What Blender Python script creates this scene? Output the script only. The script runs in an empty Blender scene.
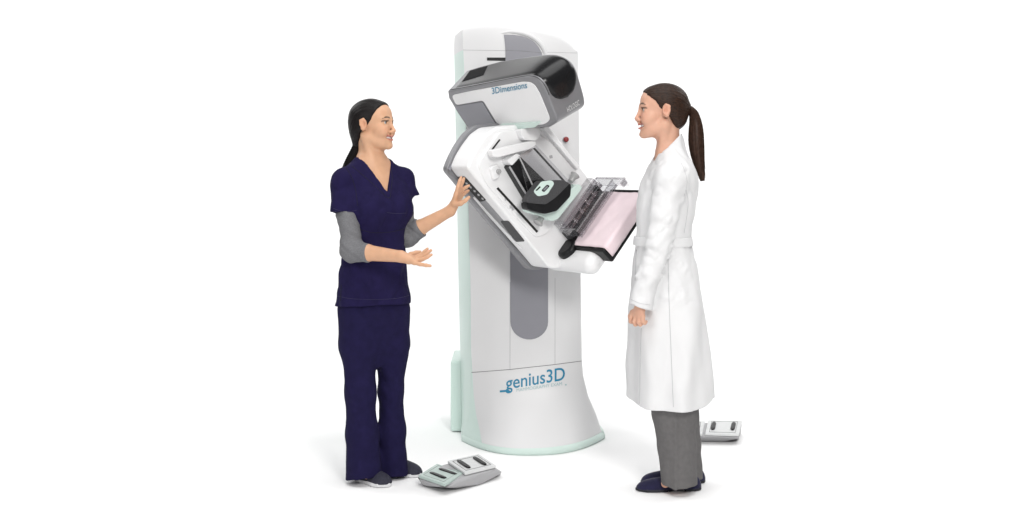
import bpy, bmesh, math, random
import numpy as np
from mathutils import Vector, Matrix
random.seed(4); rng = np.random.default_rng(4)
scene = bpy.context.scene
col = scene.collection
R = math.radians

# ------------------------------------------------------------------ camera
FPX, HOR, CAMZ, CAMD = 1200.0, 165.0, 1.36, 5.6
cd = bpy.data.cameras.new('camera'); cam = bpy.data.objects.new('camera', cd); col.objects.link(cam)
cam.location = (0, -CAMD, CAMZ); cam.rotation_euler = (R(90), 0, 0)
cd.sensor_width = 36; cd.lens = FPX/1024*36; cd.shift_y = -(256-HOR)/1024; cd.clip_end = 200; cd.clip_start = .05
scene.camera = cam
def P(px, py, Y):
    d = Y+CAMD
    return Vector(((px-512)*d/FPX, Y, CAMZ-(py-HOR)*d/FPX))
def PZ(px, py, z):                                   # the point of a given height seen at a pixel
    d = FPX*(CAMZ-z)/(py-HOR)
    return Vector(((px-512)*d/FPX, d-CAMD, z))
def ray(px, py):
    return Vector((0, -CAMD, CAMZ)), Vector(((px-512)/FPX, 1, -(py-HOR)/FPX))
def hit(px, py, p0, n):
    o, d = ray(px, py)
    return o + d*((p0-o).dot(n)/d.dot(n))

# ------------------------------------------------------------------ materials
def mat(name, color, rough=.5, metal=0, spec=.5, bump=0, bscale=60, bstretch=(1,1,1), var=0, vscale=4, sheen=0, sss=0, coat=0, attr=None):
    m = bpy.data.materials.new(name); m.use_nodes = True
    nt = m.node_tree; N = nt.nodes; L = nt.links; b = N['Principled BSDF']
    b.inputs['Base Color'].default_value = (*color, 1); b.inputs['Roughness'].default_value = rough
    b.inputs['Metallic'].default_value = metal; b.inputs['Specular IOR Level'].default_value = spec
    b.inputs['Coat Weight'].default_value = coat
    if sheen: b.inputs['Sheen Weight'].default_value = sheen; b.inputs['Sheen Roughness'].default_value = .5
    if sss:
        b.inputs['Subsurface Weight'].default_value = sss; b.inputs['Subsurface Radius'].default_value = (1,.35,.2); b.inputs['Subsurface Scale'].default_value = .008
    tc = N.new('ShaderNodeTexCoord'); mp = N.new('ShaderNodeMapping'); mp.inputs['Scale'].default_value = bstretch
    L.new(tc.outputs['Object'], mp.inputs['Vector'])
    src = None
    if attr:
        a = N.new('ShaderNodeAttribute'); a.attribute_name = attr; src = a.outputs['Color']
    if var:
        n = N.new('ShaderNodeTexNoise'); n.inputs['Scale'].default_value = vscale; n.inputs['Detail'].default_value = 5
        L.new(mp.outputs[0], n.inputs['Vector'])
        mr = N.new('ShaderNodeMapRange'); mr.inputs['From Min'].default_value=.3; mr.inputs['From Max'].default_value=.7
        mr.inputs['To Min'].default_value = 1-var; mr.inputs['To Max'].default_value = 1+var
        L.new(n.outputs['Fac'], mr.inputs['Value'])
        mx = N.new('ShaderNodeMix'); mx.data_type='RGBA'; mx.blend_type='MULTIPLY'; mx.inputs['Factor'].default_value = 1
        if src: L.new(src, mx.inputs[6])
        else: mx.inputs[6].default_value = (*color,1)
        L.new(mr.outputs[0], mx.inputs[7]); src = mx.outputs[2]
    if src: L.new(src, b.inputs['Base Color'])
    if bump:
        n = N.new('ShaderNodeTexNoise'); n.inputs['Scale'].default_value = bscale; n.inputs['Detail'].default_value = 4
        L.new(mp.outputs[0], n.inputs['Vector'])
        bp = N.new('ShaderNodeBump'); bp.inputs['Strength'].default_value = bump; bp.inputs['Distance'].default_value = .003
        L.new(n.outputs['Fac'], bp.inputs['Height']); L.new(bp.outputs[0], b.inputs['Normal'])
    return m
def clear_mat(name, tint, gloss=.12, alpha=.85):
    m = bpy.data.materials.new(name); m.use_nodes = True
    nt = m.node_tree; N = nt.nodes; L = nt.links; N.clear()
    out = N.new('ShaderNodeOutputMaterial'); t = N.new('ShaderNodeBsdfTransparent'); t.inputs[0].default_value = (*tint,1)
    g = N.new('ShaderNodeBsdfGlossy'); g.inputs['Roughness'].default_value = .06; g.inputs['Color'].default_value=(.9,.9,.9,1)
    lw = N.new('ShaderNodeLayerWeight'); lw.inputs['Blend'].default_value = .5
    pw = N.new('ShaderNodeMath'); pw.operation='POWER'; pw.inputs[1].default_value = 3; L.new(lw.outputs['Facing'], pw.inputs[0])
    ma = N.new('ShaderNodeMath'); ma.operation='MULTIPLY_ADD'; ma.inputs[1].default_value = .5; ma.inputs[2].default_value = gloss; L.new(pw.outputs[0], ma.inputs[0])
    mx = N.new('ShaderNodeMixShader'); L.new(ma.outputs[0], mx.inputs[0]); L.new(t.outputs[0], mx.inputs[1]); L.new(g.outputs[0], mx.inputs[2])
    L.new(mx.outputs[0], out.inputs['Surface'])
    return m
M = {}
M['paper'] = mat('seamless_paper', (.93,.93,.93), .9, spec=.1, var=.004, vscale=2)
M['cover'] = mat('column_white_plastic', (.68,.68,.685), .42, var=.012, vscale=5, bump=.02, bscale=300)
M['white'] = mat('white_plastic', (.80,.80,.805), .38, var=.012, vscale=5, bump=.02, bscale=300)
M['white2'] = mat('white_plastic_satin', (.78,.78,.785), .45, var=.015, vscale=7)
M['mint'] = mat('mint_plastic', (.60,.725,.675), .45, var=.015, vscale=5)
M['mint_dark'] = mat('mint_plate', (.43,.52,.485), .4, var=.03, vscale=20)
M['grey'] = mat('grey_plastic', (.235,.235,.262), .45, var=.02, vscale=8, bump=.03, bscale=500)
M['shell'] = mat('grey_metallic_paint', (.22,.22,.232), .38, metal=.2, var=.02, vscale=9)
M['visor'] = mat('black_gloss_cover', (.010,.010,.011), .25, spec=.3, var=.05, vscale=9)
M['vent'] = mat('dark_vent_mesh', (.018,.018,.019), .85, spec=.08, bump=.25, bscale=500)
M['black'] = mat('black_plastic', (.008,.008,.009), .35, spec=.25, bump=.05, bscale=400)
M['speckle'] = mat('dark_speckled_plastic', (.060,.060,.063), .55, spec=.25, var=.25, vscale=420, bump=.2, bscale=500)
M['slit'] = mat('slot_black', (.012,.012,.012), .7)  # plain black of the slits, slot, keypad and cover gap
M['seam'] = mat('panel_gap', (.16,.16,.165), .8)
M['seamsoft'] = mat('panel_gap_light', (.42,.42,.43), .8)
M['pink'] = mat('pale_pink_pad', (.83,.685,.72), .75, var=.015, vscale=22, bump=.15, bscale=70, sheen=.2)
M['teal'] = mat('teal_ink', (.010,.20,.34), .5)
M['tealpale'] = mat('pale_teal_ink', (.30,.45,.47), .5)
M['whiteink'] = mat('white_ink', (.7,.7,.7), .5)
M['red'] = mat('red_button', (.22,.012,.014), .3)
M['clear'] = clear_mat('clear_acrylic', (.88,.88,.89), .06)
M['clearedge'] = clear_mat('smoky_acrylic', (.82,.81,.82), .2)
M['knob'] = mat('frosted_knob', (.36,.36,.36), .22, var=.1, vscale=60)
M['pedal_base'] = mat('pedal_grey_plastic', (.38,.38,.39), .5, var=.03, vscale=30, bump=.05, bscale=400)
M['pedal_dark'] = mat('pedal_dark_rubber', (.10,.10,.10), .6, bump=.1, bscale=300)
M['pedal_plate'] = mat('pedal_white_plate', (.62,.63,.63), .45, var=.03, vscale=40)
M['navy'] = mat('navy_scrub_cloth', (.0120,.0088,.045), .9, spec=.14, bump=.35, bscale=700, var=.12, vscale=30)
M['navy2'] = mat('navy_scrub_trousers', (.0110,.0086,.041), .9, spec=.14, bump=.35, bscale=700, var=.12, vscale=30)
M['knit'] = mat('heather_grey_knit', (.16,.16,.168), .9, spec=.15, bump=.6, bscale=260, bstretch=(1,1,1.6), var=.16, vscale=170)
M['coat'] = mat('white_coat_cotton', (.71,.71,.715), .85, spec=.15, bump=.3, bscale=600, var=.012, vscale=14)
M['trouser'] = mat('grey_suit_cloth', (.135,.130,.130), .85, spec=.2, bump=.3, bscale=700, var=.07, vscale=60)
M['suede'] = mat('navy_suede', (.012,.011,.042), .8, spec=.25, bump=.3, bscale=500, var=.15, vscale=60, sheen=.15)
M['runner'] = mat('charcoal_mesh_shoe', (.018,.018,.034), .75, bump=.5, bscale=420, var=.25, vscale=120)
M['sole'] = mat('white_rubber_sole', (.66,.66,.67), .55, bump=.1, bscale=200)
M['solenavy'] = mat('dark_shoe_sole', (.010,.010,.018), .6)
M['skin'] = mat('skin', (.5,.3,.2), .48, spec=.35, bump=.12, bscale=260, var=.05, vscale=35, sss=.12, attr='tint')
def hair_mat(name, c0, c1):
    m = bpy.data.materials.new(name); m.use_nodes = True
    nt = m.node_tree; N = nt.nodes; L = nt.links; b = N['Principled BSDF']
    b.inputs['Roughness'].default_value = .42; b.inputs['Specular IOR Level'].default_value = .19
    a = N.new('ShaderNodeAttribute'); a.attribute_name = 'strand'
    mp = N.new('ShaderNodeMapping'); mp.inputs['Scale'].default_value = (1,1,2.2); L.new(a.outputs['Vector'], mp.inputs['Vector'])
    n = N.new('ShaderNodeTexNoise'); n.inputs['Scale'].default_value = 34; n.inputs['Detail'].default_value = 5; L.new(mp.outputs[0], n.inputs['Vector'])
    r = N.new('ShaderNodeMapRange'); r.inputs['From Min'].default_value = .35; r.inputs['From Max'].default_value = .68; L.new(n.outputs['Fac'], r.inputs['Value'])
    x = N.new('ShaderNodeMix'); x.data_type = 'RGBA'; x.inputs[6].default_value = (*c0,1); x.inputs[7].default_value = (*c1,1); L.new(r.outputs[0], x.inputs['Factor']); L.new(x.outputs[2], b.inputs['Base Color'])
    bp = N.new('ShaderNodeBump'); bp.inputs['Strength'].default_value = .55; bp.inputs['Distance'].default_value = .003; L.new(n.outputs['Fac'], bp.inputs['Height']); L.new(bp.outputs[0], b.inputs['Normal'])
    return m
M['hair_black'] = hair_mat('black_hair', (.0035,.0028,.0028), (.011,.008,.008))
M['hair_brown'] = hair_mat('dark_brown_hair', (.0090,.0045,.0030), (.048,.023,.0135))
M['tail_black'] = mat('black_hair_strands', (.007,.0055,.0055), .5, spec=.22, var=.4, vscale=90)
M['tail_brown'] = mat('brown_hair_strands', (.033,.016,.0100), .5, spec=.22, var=.45, vscale=90)
M['eyewhite'] = mat('eye_white', (.50,.48,.46), .25)
M['iris'] = mat('eye_iris', (.018,.010,.007), .15)
M['tooth'] = mat('teeth', (.82,.80,.76), .2)
M['band'] = mat('hair_band', (.006,.006,.007), .6)

# ------------------------------------------------------------------ object helpers
def link(name, me, m=None, parent=None):
    o = bpy.data.objects.new(name, me); col.objects.link(o)
    if m: me.materials.append(M[m] if isinstance(m, str) else m)
    if parent: o.parent = parent
    return o
def tag(o, label=None, cat=None, group=None, kind=None):
    for k, v in (('label',label),('category',cat),('group',group),('kind',kind)):
        if v: o[k] = v
    return o
def smooth(me, ang=35):
    for p in me.polygons: p.use_smooth = True
    me.set_sharp_from_angle(angle=R(ang))
def finish(name, bm, m, parent=None, bevel=0, seg=3, ang=35):
    bmesh.ops.recalc_face_normals(bm, faces=bm.faces[:])
    me = bpy.data.meshes.new(name); bm.to_mesh(me); bm.free()
    o = link(name, me, m, parent)
    if bevel:
        for p in me.polygons: p.use_smooth = True
        b = o.modifiers.new('bevel','BEVEL'); b.width = bevel; b.segments = seg; b.limit_method='ANGLE'; b.angle_limit=R(28)
        w = o.modifiers.new('wn','WEIGHTED_NORMAL'); w.keep_sharp = True
    else: smooth(me, ang)
    return o
def prism(name, front, back, m, parent=None, bevel=0, seg=3):
    """two matching 3-D polygons joined into a closed solid"""
    bm = bmesh.new(); n = len(front)
    f = [bm.verts.new(p) for p in front]; b = [bm.verts.new(p) for p in back]
    bm.faces.new(f); bm.faces.new(b[::-1])
    for i in range(n): bm.faces.new((f[i], b[i], b[(i+1)%n], f[(i+1)%n]))
    return finish(name, bm, m, parent, bevel, seg)
def rpoly(pts, r, seg=5):
    """round the corners of a 2-D polygon"""
    out = []; n = len(pts)
    for i in range(n):
        p = Vector(pts[i]); a = Vector(pts[i-1]); b = Vector(pts[(i+1)%n])
        ra = min(r, (a-p).length*.45); rb = min(r, (b-p).length*.45)
        s = p+(a-p).normalized()*ra; e = p+(b-p).normalized()*rb
        for k in range(seg+1):
            t = k/seg; out.append(tuple(s*(1-t)**2 + p*2*t*(1-t) + e*t*t))
    return out
def slab_px(name, pts, p0, n, t, m, parent=None, back=.002, bevel=0, rnd=0, seg=3):
    """a slab whose front outline is seen at pts and lies t in front of the plane"""
    if rnd: pts = rpoly(pts, rnd)
    f = [hit(x, y, p0+n*t, n) for x, y in pts]
    return prism(name, f, [p - n*(t+back) for p in f], m, parent, bevel, seg)
def tube(bm, pts, rad, ns=8, cap=True):
    rings = []
    n = len(pts); pts = [Vector(p) for p in pts]
    prev = None
    for i, p in enumerate(pts):
        t = (pts[min(i+1,n-1)]-pts[max(i-1,0)]).normalized()
        if prev is None:
            a = t.cross(Vector((0,0,1)));
            if a.length < 1e-3: a = t.cross(Vector((1,0,0)))
        else: a = prev - t*prev.dot(t)
        a.normalize(); prev = a; b = t.cross(a)
        r = rad[i] if hasattr(rad,'__len__') else rad
        rings.append([bm.verts.new(p+(a*math.cos(q)+b*math.sin(q))*r) for q in [2*math.pi*k/ns for k in range(ns)]])
    for i in range(n-1):
        for k in range(ns):
            bm.faces.new((rings[i][k], rings[i][(k+1)%ns], rings[i+1][(k+1)%ns], rings[i+1][k]))
    if cap: bm.faces.new(rings[0][::-1]); bm.faces.new(rings[-1])
def grid_mesh(bm, rows, closed=False):
    V = [[bm.verts.new(p) for p in r] for r in rows]
    for i in range(len(V)-1):
        m = len(V[i])
        for k in range(m if closed else m-1):
            bm.faces.new((V[i][k], V[i][(k+1)%m], V[i+1][(k+1)%m], V[i+1][k]))
    return V
def spline(pts, n):
    """Catmull-Rom through tuples of any width"""
    a = np.array(pts, float); m = len(a); out = []
    for q in np.linspace(0, m-1, n):
        i = min(int(q), m-2); t = q-i
        p0, p1, p2, p3 = a[max(i-1,0)], a[i], a[i+1], a[min(i+2,m-1)]
        out.append(.5*((2*p1)+(-p0+p2)*t+(2*p0-5*p1+4*p2-p3)*t*t+(-p0+3*p1-3*p2+p3)*t**3))
    return np.array(out)

def text_mesh(body, mapfn, name, m, parent, bold=0, thick=.0012, shear=0, spacing=1.0):
    """lettering: flat text mapped on to a surface; mapfn takes text x 0..1, y in text heights"""
    cu = bpy.data.curves.new('t','FONT'); cu.body = body; cu.size = 1; cu.offset = bold; cu.shear = shear; cu.space_character = spacing
    cu.resolution_u = 4
    o = bpy.data.objects.new('t', cu); me = bpy.data.meshes.new_from_object(o)
    bm = bmesh.new(); bm.from_mesh(me)
    xs = [v.co.x for v in bm.verts]; x0, x1 = min(xs), max(xs)
    for v in bm.verts: v.co = mapfn((v.co.x-x0)/(x1-x0), v.co.y)
    bmesh.ops.triangulate(bm, faces=[f for f in bm.faces if len(f.verts)>4])
    me2 = bpy.data.meshes.new(name); bm.to_mesh(me2); bm.free()
    bpy.data.objects.remove(o); bpy.data.curves.remove(cu); bpy.data.meshes.remove(me)
    return link(name, me2, m, parent)

# ------------------------------------------------------------------ signed distance modelling
_tab = rng.random((64,64,64)).astype(np.float32)*2-1
def vnoise(x, y, z):
    xi, yi, zi = np.floor(x).astype(int), np.floor(y).astype(int), np.floor(z).astype(int)
    fx, fy, fz = x-xi, y-yi, z-zi
    fx = fx*fx*(3-2*fx); fy = fy*fy*(3-2*fy); fz = fz*fz*(3-2*fz)
    g = lambda a,b,c: _tab[(xi+a)&63, (yi+b)&63, (zi+c)&63]
    x00 = g(0,0,0)*(1-fx)+g(1,0,0)*fx; x10 = g(0,1,0)*(1-fx)+g(1,1,0)*fx
    x01 = g(0,0,1)*(1-fx)+g(1,0,1)*fx; x11 = g(0,1,1)*(1-fx)+g(1,1,1)*fx
    return (x00*(1-fy)+x10*fy)*(1-fz)+(x01*(1-fy)+x11*fy)*fz
def smin(a, b, k):
    if k <= 0: return np.minimum(a, b)
    h = np.clip(.5+.5*(a-b)/k, 0, 1)
    return a*(1-h)+b*h-k*h*(1-h)
class Field:
    def __init__(s, lo, hi, h):
        s.h = h; s.lo = np.array(lo, float); n = np.ceil((np.array(hi)-s.lo)/h).astype(int)+1
        s.ax = [(s.lo[i]+h*np.arange(n[i])).astype(np.float32) for i in range(3)]
        s.d = np.full(n, .2, np.float32)
    def sub(s, lo, hi):
        sl = []
        for i in range(3):
            a = max(0, int((lo[i]-s.lo[i])/s.h)); b = min(len(s.ax[i]), int((hi[i]-s.lo[i])/s.h)+2)
            if b <= a: return None
            sl.append(slice(a, b))
        X = s.ax[0][sl[0]][:,None,None]; Y = s.ax[1][sl[1]][None,:,None]; Z = s.ax[2][sl[2]][None,None,:]
        return tuple(sl), X, Y, Z
    def put(s, lo, hi, fn, k, op):
        mg = k+.03
        q = s.sub(np.array(lo)-mg, np.array(hi)+mg)
        if q is None: return
        sl, X, Y, Z = q
        v = fn(X, Y, Z).astype(np.float32)
        if op == 'add': s.d[sl] = smin(s.d[sl], v, k)
        else: s.d[sl] = -smin(-s.d[sl], v, k)
    def ell(s, c, r, A=None, k=.01, op='add'):
        c = np.array(c, float); r = np.array(r, float)
        A = np.eye(3) if A is None else np.array(A, float)          # rows are the local axes
        e = np.sqrt(((A.T*r)**2).sum(1))
        def fn(X, Y, Z):
            x, y, z = X-c[0], Y-c[1], Z-c[2]
            q = [A[i,0]*x+A[i,1]*y+A[i,2]*z for i in range(3)]
            k0 = np.sqrt(sum((q[i]/r[i])**2 for i in range(3)))
            k1 = np.sqrt(sum((q[i]/r[i]**2)**2 for i in range(3)))
            return np.where(k1 > 1e-6, k0*(k0-1)/np.maximum(k1,1e-6), -r.min())
        s.put(c-e, c+e, fn, k, op)
    def cap(s, a, b, ra, rb, k=.01, op='add', flat=1.0):
        a = np.array(a, float); b = np.array(b, float); ba = b-a; L = max((ba*ba).sum(), 1e-9); r = max(ra, rb)
        def fn(X, Y, Z):
            t = np.clip(((X-a[0])*ba[0]+(Y-a[1])*ba[1]+(Z-a[2])*ba[2])/L, 0, 1)
            return np.sqrt((X-a[0]-t*ba[0])**2+(Y-a[1]-t*ba[1])**2+(Z-a[2]-t*ba[2])**2)-(ra+(rb-ra)*t)
        s.put(np.minimum(a,b)-r, np.maximum(a,b)+r, fn, k, op)
    def chain(s, pts, rad, k=.01, op='add'):
        for i in range(len(pts)-1): s.cap(pts[i], pts[i+1], rad[i], rad[i+1], k, op)
    def loft(s, org, f, sd, rows, k=.02, op='add', n=2.2, grow=0):
        """rows: (z, centre along f, centre along sd, radius f, radius sd)"""
        rows = np.array(sorted(rows)); zz = np.linspace(rows[0,0], rows[-1,0], 60)
        # smooth interpolation of the rows
        def it(c):
            y = np.interp(zz, rows[:,0], rows[:,c])
            for _ in range(2): y[1:-1] = (y[:-2]+2*y[1:-1]+y[2:])/4
            return y
        cF, cS, rF, rS = it(1), it(2), it(3)+grow, it(4)+grow
        R_ = max(rF.max(), rS.max())+max(abs(cF).max(), abs(cS).max())
        def fn(X, Y, Z):
            z = np.clip(Z, rows[0,0], rows[-1,0])
            a, b, p, q = (np.interp(z, zz, v) for v in (cF, cS, rF, rS))
            F = (X-org[0])*f[0]+(Y-org[1])*f[1]-a; S = (X-org[0])*sd[0]+(Y-org[1])*sd[1]-b
            kk = (np.abs(F/p)**n+np.abs(S/q)**n)**(1/n)
            d = (kk-1)*np.minimum(p, q)
            o = np.maximum(rows[0,0]-Z, Z-rows[-1,0])
            return np.where(o > 0, np.sqrt(np.maximum(d,0)**2+o**2), np.maximum(d, o))
        s.put((org[0]-R_, org[1]-R_, rows[0,0]), (org[0]+R_, org[1]+R_, rows[-1,0]), fn, k, op)
    def full(s):
        return s.ax[0][:,None,None], s.ax[1][None,:,None], s.ax[2][None,None,:]
    def cut(s, fn, k=0):
        """keep where fn < 0"""
        X, Y, Z = s.full()
        v = np.broadcast_to(fn(X, Y, Z), s.d.shape).astype(np.float32)
        s.d = -smin(-s.d, -v, k) if k else np.maximum(s.d, v)
    def disp(s, fn, band=.03):
        i = np.nonzero(np.abs(s.d) < band)
        s.d[i] += fn(s.ax[0][i[0]].astype(float), s.ax[1][i[1]].astype(float), s.ax[2][i[2]].astype(float)).astype(np.float32)
    def mesh(s, relax=1):
        d = s.d; h = s.h
        d = np.pad(d, 1, constant_values=.2); lo = s.lo-h
        neg = d < 0
        n = np.array(d.shape)-1
        cnt = np.zeros(n, np.uint8)
        for a in (0,1):
            for b in (0,1):
                for c in (0,1): cnt += neg[a:a+n[0], b:b+n[1], c:c+n[2]]
        I = np.nonzero((cnt > 0) & (cnt < 8)); nv = len(I[0])
        idx = np.full(n, -1, np.int32); idx[I] = np.arange(nv)
        acc = np.zeros((nv,3)); w = np.zeros(nv)
        C = [(a,b,c) for a in (0,1) for b in (0,1) for c in (0,1)]
        val = {q: d[I[0]+q[0], I[1]+q[1], I[2]+q[2]] for q in C}
        for q in C:
            for ax in range(3):
                if q[ax] == 0:
                    e = list(q); e[ax] = 1; e = tuple(e)
                    a, b = val[q], val[e]; m = (a < 0) != (b < 0)
                    t = np.where(m, a/np.where(m, a-b, 1), 0)
                    p = np.zeros((nv,3)); p += q; p[:,ax] += t
                    acc += p*m[:,None]; w += m
        V = (np.stack(I,1)+acc/w[:,None])*h+lo
        Q = []
        for ax in range(3):
            o = [i for i in range(3) if i != ax]
            s0 = [slice(1,-1)]*3; s0[ax] = slice(0,-1); s1 = list(s0); s1[ax] = slice(1,None)
            A, B = neg[tuple(s0)], neg[tuple(s1)]
            for flip in (0,1):
                J = np.nonzero((A & ~B) if not flip else (~A & B))
                if not len(J[0]): continue
                base = [J[0].copy(), J[1].copy(), J[2].copy()]
                for i in o: base[i] += 1
                def at(da, db):
                    c = [b.copy() for b in base]; c[o[0]] -= da; c[o[1]] -= db
                    return idx[c[0], c[1], c[2]]
                q = np.stack([at(1,1), at(0,1), at(0,0), at(1,0)], 1)
                if (flip == 1) != (ax == 1): q = q[:, ::-1]
                Q.append(q)
        Q = np.concatenate(Q)
        for _ in range(relax):
            S = np.zeros_like(V); c = np.zeros(nv)
            for i in range(4):
                for j in ((i+1)%4, (i+3)%4):
                    np.add.at(S, Q[:,i], V[Q[:,j]]); np.add.at(c, Q[:,i], 1)
            V = V*.5 + .5*S/np.maximum(c,1)[:,None]
        return V, Q
def mesh_from(name, V, Q):
    me = bpy.data.meshes.new(name)
    me.vertices.add(len(V)); me.vertices.foreach_set('co', V.astype(np.float32).ravel())
    me.loops.add(Q.size); me.loops.foreach_set('vertex_index', Q.astype(np.int32).ravel())
    me.polygons.add(len(Q)); me.polygons.foreach_set('loop_start', np.arange(0, Q.size, 4, dtype=np.int32))
    me.polygons.foreach_set('use_smooth', np.ones(len(Q), bool))
    me.update(calc_edges=True); me.validate()
    return me
def solid(name, fld, m, parent=None, relax=1):
    V, Q = fld.mesh(relax)
    return link(name, mesh_from(name, V, Q), m, parent), V

# ================================================================== the studio
bm = bmesh.new()
prof = [(-7.5,0),(2.6,0)]+[(2.6+1.6*math.sin(q), 1.6-1.6*math.cos(q)) for q in [R(90)*k/16 for k in range(1,17)]]+[(4.2,6.5)]
grid_mesh(bm, [[Vector((x,y,z)) for x in (-9,9)] for y, z in prof])
o = finish('studio_backdrop', bm, 'paper'); smooth(o.data, 60); tag(o, 'seamless white studio floor and wall', 'backdrop', kind='structure')
# face the floor upwards
if o.data.polygons[0].normal.z < 0: o.data.flip_normals()

# ================================================================== mammography machine
mach = bpy.data.objects.new('mammography_machine', None); col.objects.link(mach); mach.location = (0,.3,0)
tag(mach, 'tall white and mint mammography machine with a tilted arm, standing between the two women', 'medical machine')
ROOT = mach
def pt(o):                                         # parent while keeping world coordinates
    o.parent = mach; o.matrix_parent_inverse = Matrix.Translation((0,-.3,0)); return o

# ---- column: front surface as a function of X and height
def L_(tab, z):
    return float(np.interp(z, [t[0] for t in tab], [t[1] for t in tab]))
def zc(py, Y=.2): return CAMZ-(py-HOR)*(Y+CAMD)/FPX
def xc(px, Y=.2): return (px-512)*(Y+CAMD)/FPX
XL = sorted([(zc(25),xc(462)),(zc(100),xc(465.5)),(zc(285),xc(470.5)),(zc(349),xc(471)),(zc(395),xc(473.5)),(zc(415),xc(476)),(zc(430),xc(480)),(0,xc(484))])
XR = sorted([(zc(25),xc(577.5)),(zc(100),xc(579)),(zc(285),xc(581)),(zc(360),xc(582)),(zc(379),xc(583.5)),(zc(401),xc(589)),(zc(420),xc(596,.28)),(.0,xc(604,.33))])
def foot_xl(z):
    s = min(max(1-(z-.03)/.46, 0), 1); e = s**2.3
    return L_(XL,z)*(1-e)-.243*e
def front_y(X, z):
    s = min(max(1-(z-.03)/.46, 0), 1); e = s**2.3
    xl, xr = foot_xl(z), L_(XR,z); t = min(max((X-xl)/(xr-xl), 0), 1)
    ye = (.205+.05*t)*(1-e) + (.30+.05*t)*e
    bow = .022*(1-e)+.31*e
    return ye - bow*(1-abs(2*t-1)**2.5)
def col_hit(px, py, off=0):
    Y = .2
    for _ in range(40):
        p = P(px, py, Y); Y = .5*Y+.5*(front_y(p.x, p.z)-off)
    return P(px, py, Y)
TOP = [(462,28),(475,25.6),(489,24.8),(505,25.6),(521,27.8),(540,30.5),(553,33.5),(564,38.5),(571,43.5),(577.5,53)]
ZS = zc(50)
def ztop(px): return CAMZ-(L_(TOP,px)-HOR)*(.29+CAMD)/FPX
nT = 40
CAPQ = (.3,.52,.68,.80,.89,.955,.99,1.0)
def capb(q): return 1-(1-min(q,1)**4)**.25
rows = []
zl = list(np.linspace(.033,.5,26))+list(np.linspace(.56,ZS,24))
def row(fz, setb):
    r = []
    for k in range(nT+1):
        t = k/nT; t = .5-.5*math.cos(math.pi*t) if False else t
        z0 = fz(t); zz = min(z0, ZS+.12); x = L_(XL,zz)+(L_(XR,zz)-L_(XL,zz))*t
        r.append(Vector((x, front_y(x, min(z0,ZS))+setb, z0)))
    z0 = fz(1); xr = L_(XR,min(z0,ZS)); yr = r[-1].y
    for q in (.02,.06,.2): r.append(Vector((xr+.004*(1 if q<.1 else 0), yr+q*(1 if setb==0 else .8), z0)))
    r.append(Vector((xr-.01, .58, z0)))
    z0 = fz(0); r.append(Vector((xc(456,.5)+.05, .56, z0)))
    return r
for z in zl: rows.append(row(lambda t, z=z: z, 0))
RD = .042
for f in CAPQ:
    sb = RD*capb(f)
    rows.append(row(lambda t, f=f: ZS+(ztop(462+115.5*t)-ZS)*f, sb))
bm = bmesh.new(); V = grid_mesh(bm, rows)
bm.faces.new(V[-1])
column = pt(finish('column', bm, 'cover', ang=50))
# mint left flank
def blx(z): return float(np.interp(z,[0,zc(437),zc(285),zc(40)],[xc(463,.45),xc(462,.5),xc(458.5,.5),xc(454,.5)]))
bm = bmesh.new(); rr = []
def flank_row(z):
    x = L_(XL,min(z,ZS)); y = front_y(x,min(z,ZS))
    sb = 0
    if z > ZS: q = (z-ZS)/(ztop(462)-ZS); sb = RD*capb(q)
    x1 = blx(z); y1 = .52
    shr = sb*.35
    xf = foot_xl(min(z,ZS)); yf = front_y(xf,min(z,ZS))
    r_ = []
    for k in range(9):
        xx = x+.002+(xf-x-.002)*k/8; r_.append(Vector((xx+shr*.3, front_y(xx,min(z,ZS))+.001+sb, z)))
    xm = min(xf, x)
    r_ += [Vector((xm-.006+shr*.3,yf+.012+sb,z)), Vector((xm*.5+x1*.5-.008+shr,yf*.5+y1*.5+sb*.5,z)), Vector((x1+shr,y1-.02,z)), Vector((x1+.004+shr,y1+.06,z))]
    if z > ZS:
        for k in range(9, len(r_)): r_[k].z -= .010*q**3
    return r_
for z in [0.0]+zl: rr.append(flank_row(z))
grid_mesh(bm, rr)
side = finish('side_panel', bm, 'mint', column, ang=60); side['label'] = 'mint green flank of the column'
bm = bmesh.new(); rr = [flank_row(ZS+(ztop(462)-ZS)*q_) for q_ in (0,)+CAPQ]
rr.append([Vector((max(p_.x,-.20),p_.y,p_.z+.001)) for p_ in rr[-1]])
grid_mesh(bm, rr); finish('cap_corner', bm, 'cover', column, ang=40)
# mint plinth round the foot
bm = bmesh.new(); rr = []
def foot(o, z):
    r = []
    pp = [Vector((-.243+.7*(.5-.5*math.cos(math.pi*k/60)), 0, z)) for k in range(61)]
    for p_ in pp: p_.y = front_y(p_.x, 0)
    pp = [Vector((-.25,.52,z)),Vector((-.25,.43,z))]+pp+[Vector((.457,.43,z)),Vector((.45,.52,z))]
    for k in range(len(pp)):
        t = pp[min(k+1,len(pp)-1)]-pp[max(k-1,0)]; r.append(pp[k]+Vector((t.y,-t.x,0)).normalized()*o)
    return r
for o_, z in ((-.006,.0),(.004,.006),(.004,.022),(.001,.031),(-.008,.036)): rr.append(foot(o_, z))
V = grid_mesh(bm, rr); bm.faces.new(V[-1])
finish('plinth', bm, 'mint', column, ang=60)
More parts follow.
